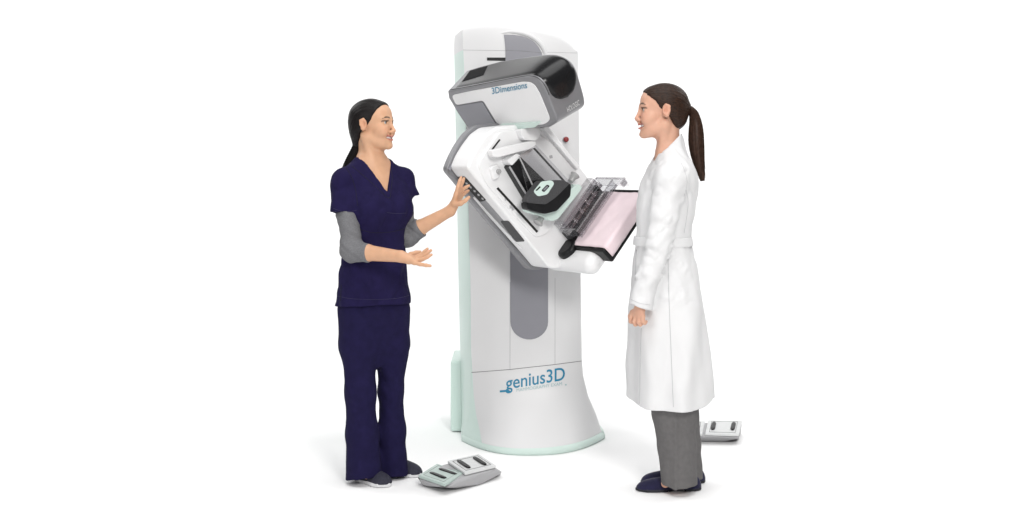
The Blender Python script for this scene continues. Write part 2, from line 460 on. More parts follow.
# grey channel on the column face
def col_inlay(name, pts, off, m, parent, rnd=0, sub=6):
    if rnd: pts = rpoly(pts, rnd)
    P2 = []
    for i in range(len(pts)):
        a, b = pts[i], pts[(i+1)%len(pts)]
        ln = math.hypot(a[0]-b[0], a[1]-b[1]); n = max(1, int(ln/8))
        P2 += [(a[0]+(b[0]-a[0])*k/n, a[1]+(b[1]-a[1])*k/n) for k in range(n)]
    bm = bmesh.new()
    f = [bm.verts.new(col_hit(x,y,off)) for x,y in P2]; b = [bm.verts.new(col_hit(x,y,-.004)) for x,y in P2]
    bm.faces.new(f)
    for i in range(len(f)): bm.faces.new((f[i], b[i], b[(i+1)%len(f)], f[(i+1)%len(f)]))
    bmesh.ops.triangulate(bm, faces=bm.faces[:])
    return finish(name, bm, m, parent, ang=40)
arc = [(510.5+18.8*(1-math.cos(R(a))), 322+17.5*math.sin(R(a))) for a in range(0,181,12)]
col_inlay('channel', [(507,90),(510,240)]+arc+[(548,240),(546,90)], .003, 'grey', column)
def seam(name, pts, w, m, parent, off=.0035):
    """thin dark gap line along the column face"""
    bm = bmesh.new()
    pp = []
    for a, b in zip(pts[:-1], pts[1:]):
        n = max(1,int(math.hypot(a[0]-b[0],a[1]-b[1])/5)); pp += [(a[0]+(b[0]-a[0])*k/n, a[1]+(b[1]-a[1])*k/n) for k in range(n)]
    pp.append(pts[-1])
    tube(bm, [col_hit(x,y,-.0002) for x,y in pp], w, 6)
    return finish(name, bm, m, parent)
seam('panel_gap', [(471.5,372.5),(510,369.5),(555,364.5),(581.5,361)], .0016, 'seam', column)
seam('panel_gap', [(510,282),(510,369)], .0013, 'seamsoft', column)
seam('panel_gap', [(555,278),(555,364)], .0011, 'seamsoft', column)
seam('panel_gap', [(463,50),(500,50.5),(540,52),(577,53)], .0012, 'seamsoft', column)
# top scoop: grey insert with white rim and black slot
def top_hit(px, py, off=0):
    Y = .22
    for _ in range(40):
        p = P(px, py, Y); q = max(0,(p.z-ZS)/max(.01,(ztop(px)-ZS))); q = min(q,.999)
        Y = .5*Y+.5*(front_y(p.x, min(p.z,ZS))+RD*capb(q)-off)
    return P(px, py, Y)
def top_inlay(name, pts, off, m, back=-.01):
    bm = bmesh.new()
    f = [bm.verts.new(top_hit(x,y,off)) for x,y in pts]; b = [bm.verts.new(top_hit(x,y,back)) for x,y in pts]
    bm.faces.new(f)
    for i in range(len(f)): bm.faces.new((f[i], b[i], b[(i+1)%len(f)], f[(i+1)%len(f)]))
    bmesh.ops.triangulate(bm, faces=bm.faces[:])
    return finish(name, bm, m, column)
sc = [tuple(p) for p in spline([(503.7,34.4),(512,34.5),(522,36),(531,39.5),(538,46),(542,53.5)], 16)]
bm = bmesh.new(); rr = []
for y in np.linspace(34.6,68,26):
    xl_ = float(np.interp(y,[34,40,46,52],[503.6,504.6,505.2,505.5])); xr_ = float(np.interp(y,[p_[1] for p_ in sc],[p_[0] for p_ in sc])) if y < 53.4 else 542+.03*(y-53)
    rr.append([top_hit(xl_+(xr_-xl_)*k/14, y, .0035) for k in range(15)])
grid_mesh(bm, rr); finish('recess', bm, 'grey', column, ang=60)
bm = bmesh.new()
rim = [tuple(p) for p in spline([(501,33.4),(511,32),(523,33.6),(533,37.8),(540.5,44.5),(545.5,53.5),(546,62)], 26)]
tube(bm, [top_hit(x,y,-.003) for x,y in rim], [.004+.008*min(1,i/8) for i in range(26)], 10)
finish('recess_rim', bm, 'cover', column)
bm = bmesh.new(); tube(bm, [top_hit(505.5,50.3,.0032), top_hit(525,51.2,.0032), top_hit(542,53,.0032)], .001, 6); finish('panel_gap', bm, 'seam', column)
slab = [(487,57.5),(505.5,57.5),(505.5,61),(487,60.5)]
top_inlay('slot', slab, .002, 'slit')
# rear box
def wbox(name, x0,x1,y0,y1,z0,z1, m, parent, bevel=.01):
    a = [Vector((x0,y0,z0)),Vector((x1,y0,z0)),Vector((x1,y0,z1)),Vector((x0,y0,z1))]
    return prism(name, a, [p+Vector((0,y1-y0,0)) for p in a], m, parent, bevel)
yb = .50
pt(wbox('rear_box', (450.5-512)*(yb+CAMD)/FPX, .05, yb, .86, .004, CAMZ-(361-HOR)*(yb+CAMD)/FPX, 'mint', None, .012))
# emergency button
p = col_hit(565.5,139.5)
bm = bmesh.new(); tube(bm, [p+Vector((0,.004,0)), p+Vector((.001,-.012,0))], .0145, 20); finish('button_collar', bm, 'seamsoft', column, .002)
bm = bmesh.new(); tube(bm, [p+Vector((.001,-.012,0)), p+Vector((.003,-.026,0)), p+Vector((.0034,-.03,0))], [.0125,.013,.009], 20); finish('stop_button', bm, 'red', column, .002)
# lettering on the foot of the column
def colmap(o, dx, up, bend=0, off=.002):
    return lambda u, v: col_hit(o[0]+dx[0]*u+up[0]*v, o[1]+dx[1]*u+up[1]*v, off)
text_mesh('genius3D', colmap((505.6,389.4),(59.4,-9.6),(0,-18.5)), 'brand_lettering', 'teal', column, bold=.010)
bm = bmesh.new()
bar = [(499.6,390.9),(506.5,390.3),(511.5,389.2),(513.2,386.8),(513.2,390.2),(511,392),(506.5,392.6),(499.6,393.1)]
b_ = [(499.8,390.4),(508.5,389.6),(511,391.6),(499.8,392.4)]
f = [bm.verts.new(col_hit(x,y,.002)) for x,y in b_]; bm.faces.new(f); finish('brand_underline', bm, 'teal', column)
text_mesh('MAMMOGRAPHY EXAM', colmap((516.5,391.8),(45.5,-6.6),(0,-4.6)), 'small_lettering', 'tealpale', column, bold=.0)
bm = bmesh.new(); bm.faces.new([bm.verts.new(col_hit(565.8+.9*math.cos(a),384.8+.8*math.sin(a),.002)) for a in [R(k*45) for k in range(8)]]); finish('brand_mark', bm, 'tealpale', column)

# ---- arm frame
AY = R(35); TH = R(42)
hV = Vector((math.cos(AY), math.sin(AY), 0)); w = Vector((math.sin(AY), -math.cos(AY), 0)); Zv = Vector((0,0,1))
u = hV*math.cos(TH)-Zv*math.sin(TH); v = hV*math.sin(TH)+Zv*math.cos(TH)
O = P(530,190,-.22)
def UV(px, py, w0=0):
    p = hit(px,py,O+w*w0,w)-O; return p.dot(u), p.dot(v)
def A_(uu, vv, ww): return O+u*uu+v*vv+w*ww
def aslab(name, pts, w1, w0, m, parent, bevel=0, rnd=0, seg=3):
    """a slab of the arm between depths w0 and w1, its outline seen at pts on the w1 face"""
    if rnd: pts = rpoly(pts, rnd)
    f = [hit(x,y,O+w*w1,w) for x,y in pts]
    return prism(name, f, [q-w*(w1-w0) for q in f], m, parent, bevel, seg)
def abox(name, u0,u1,v0,v1,w0,w1, m, parent, bevel=0, seg=3):
    a = [A_(u0,v0,w1),A_(u1,v0,w1),A_(u1,v1,w1),A_(u0,v1,w1)]
    return prism(name, a, [q-w*(w1-w0) for q in a], m, parent, bevel, seg)
face = [(467,168),(471.5,156.5),(478,145.5),(486.5,134),(496,127),(521,124),(546,122),(583,170),(603,196),(578,243),(567,262),(559,268.5),(550,268.5)]
arm = pt(aslab('gantry_arm', face, 0, -.145, 'white', None, .012, 3, 4))
# grey back rim, a little larger than the body
f = rpoly([(463.5,170),(468.5,157),(475,144.5),(483.5,132.5),(493.5,124.5),(547,119),(586,170),(606,196),(580,246),(569,265),(560,272),(548,272)], 4)
f = [hit(x,y,O,w)-w*.143 for x,y in f]
prism('back_rim', f, [q-w*.036 for q in f], 'shell', arm, .006)
# hub to the column
bm = bmesh.new(); tube(bm, [A_(-.02,0,-.16), A_(-.02,0,-.16)+Vector((-.02,.30,0))], .11, 32); finish('hub', bm, 'grey', arm)
# upper step line, rails and slits on the arm face
def line_slab(name, a, b, wd, w1, m, parent):
    a, b = Vector(a), Vector(b); n = (b-a).normalized(); n = Vector((-n.y,n.x))*wd
    return aslab(name, [tuple(a-n),tuple(b-n),tuple(b+n),tuple(a+n)], w1, w1-.006, m, parent)
line_slab('rail_slit', (498,188.5),(537.5,232.5), 1.1, .002, 'slit', arm)
line_slab('rail_slit', (533,147),(570.5,188), .9, .002, 'slit', arm)
line_slab('end_slit', (492.3,149.5),(500,139.5), .75, .002, 'slit', arm)
# raised centre panel
aslab('centre_panel', [(478,163),(500,131),(531,129),(549,140),(584,180),(560,214),(548,234),(536,238),(486,183)], .010, -.01, 'white2', arm, .006, 5)
line_slab('rail_slit', (497.5,188),(537.5,232), 1.1, .012, 'slit', arm)
line_slab('rail_slit', (533,147),(570.5,188), .9, .012, 'slit', arm)
line_slab('end_slit', (492.3,149.5),(500,139.5), .75, .012, 'slit', arm)
for x, y in ((506,199),(511,207),(551,157),(513,209)):
    aslab('scale_mark', [(x-1.5,y-1.5),(x+1.2,y-2),(x+1.8,y+1),(x-1,y+1.6)], .0115, .008, 'seamsoft', arm)
# controls on the lower left side
pS = hit(551,269,O,w); pS2 = hit(467,168,O,w)
nS = -( (pS2-pS).normalized().cross(w) ); nS = nS if nS.dot(v) < 0 else -nS
def sslab(name, pts, t, m, rnd=0, bevel=0): return slab_px(name, pts, pS, nS, t, m, arm, rnd=rnd, bevel=bevel)
sslab('control_strip', [(457,177),(464,176),(503,220),(529,248),(516,248),(497,222)], .0015, 'shell', 2)
kp = sslab('keypad', [(457.5,177.5),(464.5,177),(486,200.5),(480,202)], .003, 'slit', 1.5)
for i in range(6):
    t = i/5; x = 461.5+20*t; y = 180+19*t
    sslab('key', [(x-.2,y-1.2),(x+1.6,y-1),(x+2.2,y+.8),(x+.4,y+.6)], .0042, 'seamsoft')
sslab('grip_slot', [(500,221),(508.5,221),(525,241.5),(515.5,242)], .003, 'speckle', 2)
sslab('handle_rail', [(470,196),(474,198.5),(522,249),(519,250)], .006, 'white2', 1)
# left end: grey corner and side buttons
pE = hit(467,168,O,w); nE = -u
slab_px('end_label', [(447.5,168),(450.5,161),(452.5,162.5),(449.5,170)], pE, nE, .004, 'grey', arm)
# shield bracket and clear face shield
aslab('shield_bracket', [(492,150.5),(531,141),(536,142),(535,148),(498,157.5),(493,156.5)], .06, .025, 'white', arm, .003, 1.2)
aslab('shield_bracket', [(507,161),(517,153.5),(521,156),(512,165.5)], .06, 0, 'white', arm, .004, 1)
aslab('bracket_joint', [(490,168),(497,163.5),(502,169),(500,178),(494,181)], .026, 0, 'white2', arm, .008, 3)
bm = bmesh.new(); q = hit(498,171.5,O+w*.026,w); tube(bm, [q, q+w*.012], .011, 18); finish('joint_knob', bm, 'knob', arm, .002)
aslab('top_joint', [(520,129),(536,127),(541,133),(537,141),(524,140)], .05, 0, 'white2', arm, .008, 3)
aslab('face_shield', [(519,156),(536,145),(574,186),(545,213),(530,200)], .09, .086, 'clear', arm)
aslab('shield_edge', [(518.7,156.4),(519.6,155.9),(546,211.6),(545,212.5)], .092, .089, 'seamsoft', arm)
# dark compression column
ccol = aslab('column_cover', [(509.5,167),(520.5,156.5),(551,186),(532,205)], .055, .0, 'visor', arm, .004)
aslab('cover_edge', [(509.5,167),(510.3,166.3),(532.4,202.5),(531.5,203.5)], .057, .05, 'seamsoft', arm)
# slim rail on the right side of the arm
aslab('guide_rail', [(543,128),(546.5,126.5),(580,166),(577.5,169)], .03, 0, 'white', arm, .003)

# ---- compression carriage
comp = pt(aslab('compression_carriage', [(527,209),(548,213.5),(557,206),(569,190.5),(579,183.5),(582.5,188),(558,219),(552,221.5),(545,216.5),(530,212.5)], .09, .045, 'mint', None, .007, 3))
aslab('housing', [(527,200.5),(531,194),(541,181),(563,180),(570,183.5),(556.5,197),(546,204.5),(528,203)], .142, .100, 'speckle', comp, .006, 2.5)
aslab('housing_front', [(526.5,202.5),(545,204),(556,196),(570,183),(571.5,186),(570.5,196.5),(557,211),(545,214),(527.5,209.5)], .134, .09, 'black', comp, .005, 2)
aslab('button_panel', [(533.5,191.5),(541.5,181.5),(552,180.2),(554.5,183.5),(547.5,194.5),(538,196.5)], .144, .135, 'mint', comp, .001, 2.2)
aslab('button', [(541.5,190.5),(547.3,184.4),(550,186),(544.2,192.3)], .146, .14, 'black', comp, .0005, 1.6)
aslab('button', [(543,190),(547,185.9),(548.4,186.6),(544.4,190.8)], .1468, .14, 'grey', comp, .0003, .8)
aslab('button', [(535.6,190.4),(539.8,186.2),(541,187),(536.8,191)], .1455, .14, 'black', comp, .0003, .5)
for x, y in ((539,221.5),(574,176.5)):
    bm = bmesh.new(); q = hit(x,y,O+w*.05,w); sg = -1 if y > 200 else 1
    tube(bm, [q-v*sg*.03, q-v*sg*.008, q+v*sg*.010, q+v*sg*.013], [.012,.014,.024,.020], 22); finish('knob', bm, 'knob', comp, .003)
# ---- clear paddle
ut, vL = UV(565,247)
vR = UV(605,196)[1]
u0 = ut-.092; va, vb = vL+.035, vR+.012
PW = .135
pad = pt(abox('paddle', u0+.047,u0+.051, va,vb, .02,PW, 'clear', None, .001))
for nm, b_ in (('rear_wall',(u0,u0+.049, va,vb, .025,.029)),('front_wall',(u0+.012,u0+.049, va,vb, PW-.004,PW)),('side_wall',(u0,u0+.049, va,va+.004, .026,PW)),('side_wall',(u0+.0,u0+.049, vb-.004,vb, .026,PW+.09))):
    abox(nm, *b_, 'clear', pad, .001)
for nm, b_ in (('rim',(u0-.003,u0+.002, va-.004,vb+.004, .026,.034)),('rim',(u0+.009,u0+.013, va-.002,vb+.002, PW-.005,PW+.005)),('rim',(u0-.002,u0+.002,va-.004,va+.004,.03,PW)),('rim',(u0-.002,u0+.004,vb-.004,vb+.006,.03,PW+.10)),('rib',(u0+.042,u0+.054,va-.002,vb+.002,PW-.006,PW+.002)),('rib',(u0+.038,u0+.052,va,vb,.022,.032)),('ear',(u0+.0,u0+.03,vb-.03,vb+.004,PW+.085,PW+.092))):
    abox(nm, *b_, 'clearedge', pad, .0015)
nb = 6
for i in range(nb):
    vv = va+.02+(vb-va-.04)*i/(nb-1)
    abox('clip', u0+.012,u0+.042, vv-.007,vv+.007, .03,.05, 'clearedge', pad, .003)
abox('paddle_mount', u0-.025,u0+.012, va+.02,vb-.02, .0,.05, 'clearedge', pad, .004)
abox('mount_post', u0-.03,u0+.04, va+.0,va+.022, .0,.06, 'clear', pad, .004)
# ---- tray and detector housing
WT = .275
tray = pt(abox('breast_tray', ut,ut+.080, vL-.004,vR+.016, -.02,WT, 'black', None, .010, 4))
dh = abox('detector_housing', ut+.012,ut+.103, vL-.085,vR-.01, -.14,WT-.06, 'white', tray, .045, 6)
bm = bmesh.new(); q = A_(ut+.016, vL-.006, .022); tube(bm, [q-u*.032, q-u*.022, q+u*.05], [.040,.052,.052], 32); finish('corner_post', bm, 'black', tray, .006)
abox('rear_wall', ut-.058,ut+.01, vL+.035,vR, -.01,.016, 'speckle', tray, .004)
abox('lip', ut-.012,ut+.01, vR+.004,vR+.015, .06,WT-.002, 'black', tray, .003)
# pink pad: top sheet and folded front, gently wrinkled
bm = bmesh.new()
pv0, pv1 = vL+.012, vR+.002; rows_ = []
prof = [(ww, -.0045) for ww in np.linspace(.055, WT-.006, 16)]+[(WT+.002,-.002),(WT+.0045,.006)]+[(WT+.0045, x) for x in np.linspace(.012,.055,5)]
for i, (ww, uu) in enumerate(prof):
    r = []
    for k in range(25):
        t = k/24; vv = pv0+(pv1-pv0)*t
        nz = .0016*math.sin(ww*60+t*9)+.0012*math.sin(ww*25-t*21+1)
        q = A_(ut+uu-(abs(nz) if ww < WT-.01 else 0), vv, ww+(0 if ww < WT-.003 else abs(nz)*.6))
        r.append(q)
    rows_.append(r)
grid_mesh(bm, rows_)
o = finish('pink_pad', bm, 'pink', tray, ang=60); sm = o.modifiers.new('thick','SOLIDIFY'); sm.thickness = .004; sm.offset = 0
o['label'] = 'pale pink soft pad folded over the front edge of the black tray'

# ---- tube head
PH = R(33); e2 = -hV*math.sin(PH)+Zv*math.cos(PH); e3 = hV*math.cos(PH)+Zv*math.sin(PH)
HN = P(449,91,.02)
near = [(447.5,91),(470,87.2),(492,83),(515,78.5),(527,76.8),(535,78),(541,82.5),(546,91),(551,104),(556.5,118),(555.5,123),(549,127.5),(520,128.3),(468,129),(457,112.5),(448.5,98)]
farp = [(467,70.5),(480,66.3),(500,61),(525,57),(548,54),(560,55),(569,59.5),(575.5,67.5),(581,84),(585,100),(583.5,106.5),(575,112),(545,116),(495,118),(484,98),(470,76)]
TW = .19
N3 = [hit(x,y,HN,e3) for x,y in near]; F3 = [hit(x,y,HN+e3*TW,e3) for x,y in farp]
NN0, FF0 = N3, F3
def crv(T, s_):
    i = min(int(s_), len(T)-2); q = s_-i
    if i < 2 or i > 10: return T[i]*(1-q)+T[i+1]*q
    p0 = T[i-1] if i > 2 else T[i]*2-T[i+1]
    p3 = T[i+2] if i < 10 else T[i+1]*2-T[i]
    p1, p2 = T[i], T[i+1]
    return .5*((2*p1)+(p2-p0)*q+(2*p0-5*p1+4*p2-p3)*q*q+(3*p1-p0-3*p2+p3)*q**3)
SS = [0,1]+[2+k/5 for k in range(46)]+[12,13,14,15]
N3 = [crv(NN0,x) for x in SS]; F3 = [crv(FF0,x) for x in SS]
bm = bmesh.new(); nn = len(N3)
a = [bm.verts.new(p) for p in N3]; b = [bm.verts.new(p) for p in F3]
bm.faces.new(a); bm.faces.new(b[::-1])
for i in range(nn): bm.faces.new((a[i],b[i],b[(i+1)%nn],a[(i+1)%nn]))
head = pt(finish('tube_head', bm, 'shell', None, .009, 3))
def strip(s, t):
    """point on the head's top and front, s along the profile, t from the near to the far edge"""
    A1 = crv(NN0,s); B1 = crv(FF0,s)
    return A1*(1-t)+B1*t
def strip_n(s, t):
    e = .3
    a_ = strip(max(s-e,0),t); b_ = strip(s+e,t); n = (b_-a_).cross(strip(s,.9)-strip(s,.1)).normalized()
    return n if n.dot(e2+w*.8) > 0 else -n
def strip_patch(name, s0, s1, tlo, thi, off, m, ns=44, nt=12):
    bm = bmesh.new(); rows_ = []
    for i in range(ns+1):
        s = s0+(s1-s0)*i/ns; a0, a1 = tlo(s), thi(s); rr = []
        n = strip_n(s,.5)
        for k in range(nt+1):
            t = a0+(a1-a0)*k/nt; q = 4*(k/nt)*(1-k/nt)
            rr.append(strip(s,t)+n*(off*(1 if 0<k<nt and 0<i<ns else -.5)+.006*q*min(1,max(0,s-1)/3)))
        rows_.append(rr)
    grid_mesh(bm, rows_); return finish(name, bm, m, head, ang=60)
def rnd_end(s, s1, d, full, mid=.5):
    q = min(1, max(0, (s1-s)/d)); return mid+(full-mid)*math.sqrt(max(0,1-(1-q)**2))
cover = strip_patch('top_cover', .25, 8.2, lambda s: rnd_end(s,8.2,1.0,.07), lambda s: rnd_end(s,8.2,1.0,.965), .0035, 'visor', 70, 14)
strip_patch('vent', .35, 1.55, lambda s: .25+.1*(s-.35), lambda s: .93, .0055, 'vent', 12, 8)
bm = bmesh.new(); tube(bm, [strip(s,.035)+strip_n(s,.05)*.001 for s in np.linspace(.1,7.4,40)], .0013, 6); finish('cover_gap', bm, 'slit', head)
wp = [(451.5,95.5),(470,91.5),(500,86),(522,82),(530,82.3),(535,86),(540,95),(549,117),(549,121),(544,124.5),(520,126.2),(498.5,126),(483,100.5),(456,105.2)]
slab_px('side_panel', wp, HN, -e3, .004, 'white', head, rnd=3, bevel=.0015)
slab_px('grey_panel', [(454.5,106.5),(482,102),(497,126.5),(470,128.3)], HN, -e3, .0035, 'grey', head, rnd=1.5, bevel=.001)
slab_px('aperture_lip', [(499,125),(540,122.5),(535,127.5),(505,130.5)], HN+e3*.03, -e3, .045, 'mint', head, rnd=2, bevel=.002)
def planemap(o, dx, up, p0, n, off=.0052):
    return lambda a_, b_: hit(o[0]+dx[0]*a_+up[0]*b_, o[1]+dx[1]*a_+up[1]*b_, p0+n*off, n)
text_mesh('3Dimensions', planemap((492.2,94.2),(35,-6.1),(-1.2,-9.0), HN, -e3, .0062), 'model_lettering', 'teal', head, bold=.004)
# maker's name on the lower front
def frontmap(a_, b_):
    s = 9.05-b_*.55; t = .36+a_*.42
    return strip(s,t)+strip_n(s,.5)*.005
text_mesh('HOLOGIC', frontmap, 'maker_lettering', 'whiteink', head, bold=.0)

# ================================================================== foot switches
def foot_switch(label, base_lo, base_hi, plates, grips, mats, grp):
    c = sum(base_lo, Vector())/len(base_lo); c.z = 0
    root = bpy.data.objects.new('foot_switch', None); col.objects.link(root); root.location = c
    tag(root, label, 'foot switch', grp)
    inv = Matrix.Translation(-c)
    bm = bmesh.new(); vs = [bm.verts.new(p) for p in base_lo+base_hi]
    r = bmesh.ops.convex_hull(bm, input=vs)
    bmesh.ops.delete(bm, geom=[x for x in r['geom_interior'] if isinstance(x, bmesh.types.BMVert)], context='VERTS')
    bmesh.ops.dissolve_limit(bm, angle_limit=R(4), verts=bm.verts[:], edges=bm.edges[:])
    b = finish('base', bm, 'pedal_base', None, .007, 3); b.parent = root; b.matrix_parent_inverse = inv
    for pl, mm, gr in zip(plates, mats, grips):
        n = (pl[1]-pl[0]).cross(pl[3]-pl[0]).normalized(); n = n if n.z > 0 else -n
        q = prism('pedal', [p+n*.006 for p in pl], [p-n*.006 for p in pl], mm, None, .003, 2); q.parent = root; q.matrix_parent_inverse = inv
        def bl(a_, b_): return (pl[0]*(1-a_)+pl[1]*a_)*(1-b_)+(pl[3]*(1-a_)+pl[2]*a_)*b_
        # engraved outline
        bm = bmesh.new(); e = [bl(x,y)+n*.0062 for x,y in ((.1,.12),(.9,.12),(.9,.88),(.1,.88),(.1,.12))]; tube(bm, e, .0012, 6)
        g = finish('groove', bm, 'seam', q)
        for (a0,b0,a1,b1) in gr:
            bm = bmesh.new(); s_ = bl(a0,b0)+n*.009; t_ = bl(a1,b1)+n*.009
            tube(bm, [s_+(t_-s_)*k/8 for k in range(9)], [.006,.010,.011,.011,.011,.011,.011,.0105,.007], 10)
            for vv in bm.verts:
                dz = (vv.co-s_).dot(n); vv.co -= n*dz*.55
            finish('grip', bm, 'black', q)
    return root
G = lambda x, y: PZ(x, y, .002)
plA = [PZ(418.5,476.5,.045), PZ(437,464.8,.048), PZ(464,473.5,.058), PZ(445,485.5,.045)]
plB = [PZ(447.5,462,.072), PZ(478.5,455.2,.075), PZ(496,466.6,.066), PZ(465,474.2,.066)]
foot_switch('grey foot switch with one mint and one white pedal, on the floor beside navy trousers',
    [G(423,486),G(443,487.5),G(458,488.5),G(481,484.5),G(501,474.5),G(486,462),G(440,474)],
    [p-Vector((0,0,.008)) for p in plA+plB]+[PZ(502,472,.03)], [plA, plB],
    [[(.34,.22,.30,.80),(.72,.30,.72,.9)],[(.25,.15,.25,.80),(.74,.2,.74,.85)]], ['mint_dark','pedal_plate'], 'foot switches of the machine')
ps = bpy.data.objects['foot_switch']
f_ = [PZ(417.3,477.5,.034), PZ(444.6,487,.034), PZ(446,487.6,.004), PZ(423.5,486.2,.004)]
q = prism('end_skirt', f_, [p+Vector((.02,.03,.0)) for p in f_], 'pedal_dark', None, .003, 2); q.parent = ps; q.matrix_parent_inverse = Matrix.Translation(-ps.location)
plC = [PZ(705,434.5,.05), PZ(708,421.2,.075), PZ(742,421.6,.075), PZ(739,435.4,.05)]
plD = [PZ(670,434.3,.05), PZ(672,423,.065), PZ(705,422,.065), PZ(702.5,434.8,.05)]
foot_switch('grey foot switch with white pedals, half hidden behind grey trouser legs',
    [G(672,441),G(698,441.5),G(722,441.9),G(738.5,439.5),G(741,432),G(672,434)],
    [p-Vector((0,0,.008)) for p in plC+plD], [plC, plD],
    [[(.25,.2,.8,.2),(.25,.78,.8,.78)],[(.25,.2,.8,.2),(.25,.78,.8,.78)]], ['pedal_plate','pedal_plate'], 'foot switches of the machine')

# ================================================================== people
def unit(x): x = np.array(x, float); return x/np.linalg.norm(x)
def A3(v_): return np.array([v_.x, v_.y, v_.z])
class Head:
    """head frame: F forward, S to the person's left, U up; O is between the eyes inside the head"""
    def __init__(s, O, fwd, sc, pitch=0, roll=0):
        f = unit((fwd[0], fwd[1], 0)); l = np.array((-f[1], f[0], 0)); up = np.array((0,0,1.))
        F = f*math.cos(pitch)+up*math.sin(pitch); U = -f*math.sin(pitch)+up*math.cos(pitch)
        S = l*math.cos(roll)+U*math.sin(roll); U = -l*math.sin(roll)+U*math.cos(roll)
        s.O = np.array(O); s.F, s.S, s.U, s.k = F, S, U, sc; s.A = np.stack([F,S,U])
    def p(s, f, l, u_): return s.O+s.k*(f*s.F+l*s.S+u_*s.U)
    def loc(s, X): return ((np.asarray(X)-s.O)@s.A.T)/s.k
    def build(s, fd):
        e = lambda c, r, k=.02, op='add', A=None: fd.ell(s.p(*c), np.array(r)*s.k, s.A if A is None else A, k*s.k, op)
        c = lambda a, b, ra, rb, k=.01, op='add': fd.cap(s.p(*a), s.p(*b), ra*s.k, rb*s.k, k*s.k, op)
        e((-.014,0,.026),(.092,.073,.076))
        e((.042,0,.032),(.044,.058,.052),.025)
        e((.043,0,-.03),(.044,.055,.066),.025)
        e((.037,0,-.082),(.046,.045,.033),.025)
        c((.0,.050,-.066),(.057,.025,-.101),.014,.013,.03); c((.0,-.050,-.066),(.057,-.025,-.101),.014,.013,.03)
        e((.077,0,-.107),(.0155,.018,.0140),.020)
        for q in (1,-1):
            e((.061,q*.036,-.036),(.023,.022,.021),.022)                    # cheek
            e((.070,q*.034,-.050),(.016,.016,.014),.016)                    # smile fold
            c((.086,q*.010,.013),(.071,q*.046,.014),.0065,.006,.012)        # brow
            e((.098,q*.030,-.004),(.018,.0165,.0095),.012,'sub')            # socket
            c((.0835,q*.017,.0035),(.0845,q*.031,.0065),.0028,.0036,.004); c((.0845,q*.031,.0065),(.074,q*.047,.001),.0036,.0028,.004)
            c((.0825,q*.018,-.007),(.075,q*.046,-.006),.003,.003,.005)
            e((.095,q*.0115,-.045),(.009,.0075,.0068),.006)                 # nostril wing
            Aq = s.A
            e((-.008,q*.073,-.008),(.0165,.0085,.029),.006)                 # ear
            e((-.010,q*.079,-.026),(.009,.006,.010),.006)
            e((-.004,q*.084,-.006),(.0085,.010,.015),.003,'sub')
            c((-.020,q*.080,.010),(-.021,q*.079,-.010),.0045,.0045,.005); c((-.020,q*.080,.010),(-.004,q*.0795,.017),.0045,.004,.005)
        c((.088,0,.004),(.1025,0,-.034),.0056,.0070,.012)
        e((.1050,0,-.0400),(.0080,.0088,.0075),.008)
        c((.100,0,-.047),(.094,0,-.058),.005,.006,.008)
        # lips drawn into a smile
        for q in (1,-1):
            c((.0955,q*.003,-.0650),(.0735,q*.032,-.0590),.0042,.0026,.004)
            c((.0930,0,-.0785),(.0730,q*.0315,-.0610),.0052,.0028,.005)
        e((.088,0,-.0722),(.0145,.012,.0042),.002,'sub'); e((.081,.014,-.0690),(.0130,.013,.0041),.002,'sub'); e((.081,-.014,-.0690),(.0130,.013,.0041),.002,'sub')
        for q in (1,-1): c((.090,q*.018,-.047),(.075,q*.037,-.062),.0020,.0020,.006,'sub')
    def tint(s, V, skin, lip, brow, browlift=0):
        q = s.loc(V); n = len(V)
        C = np.tile(np.array(skin, float), (n,1))
        f, l, u_ = q[:,0], np.abs(q[:,1]), q[:,2]
        def mix(mask, c):
            m = np.clip(mask,0,1)[:,None]; C[:] = C*(1-m)+np.array(c)*m
        inh = (np.abs(f) < .14) & (u_ > -.125) & (u_ < .13)
        ck = np.exp(-(((f-.075)/.03)**2+((l-.038)/.02)**2+((u_+.036)/.02)**2))*inh
        mix(.28*ck, (skin[0]*1.05, skin[1]*.66, skin[2]*.62))
        nz = np.exp(-(((f-.112)/.02)**2+(l/.014)**2+((u_+.042)/.014)**2)); mix(.2*nz, (skin[0],skin[1]*.72,skin[2]*.68))
        cc = np.exp(-(((u_+.006)/.012)**2+((f+.002)/.0085)**2))*(l>.066)*inh; mix(.5*cc, (skin[0]*.75,skin[1]*.55,skin[2]*.5))
        er = np.exp(-(((l-.079)/.012)**2+((u_+.008)/.035)**2+((f+.008)/.022)**2))*inh; mix(.3*er, (skin[0],skin[1]*.7,skin[2]*.62))
        sm = np.clip(l/.031,0,1)**2
        ul = -.0650+.0058*sm; ll = -.0785+.0173*sm
        lp = (f > .066) & (l < .032)
        mix(lp*np.maximum(1-np.abs((u_-ul)/.0052)**3, 0)*.85, lip); mix(lp*np.maximum(1-np.abs((u_-ll)/.0062)**3, 0)*.85, lip)
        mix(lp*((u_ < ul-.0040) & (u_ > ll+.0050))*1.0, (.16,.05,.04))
        bu = .0175+browlift+.004*np.sin(np.clip((l-.010)/.04,0,1)*math.pi)-.003*np.clip((l-.03)/.02,0,1)
        bw = .0034*np.clip((.054-l)/.02,.25,1)
        mix((f > .05)*(l > .010)*(l < .052)*np.clip(1.6-np.abs(u_-bu)/bw,0,1)*.9, brow)
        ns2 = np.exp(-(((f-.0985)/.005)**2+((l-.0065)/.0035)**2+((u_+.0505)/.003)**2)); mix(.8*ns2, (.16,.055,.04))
        # lash line
        lu = .0045-.10*np.clip(l-.031,0,1)*.5
        mix((f > .06)*(l > .017)*(l < .050)*np.clip(1.4-np.abs(u_-lu)/.0034,0,1)*.97, (.012,.008,.007))
        return C
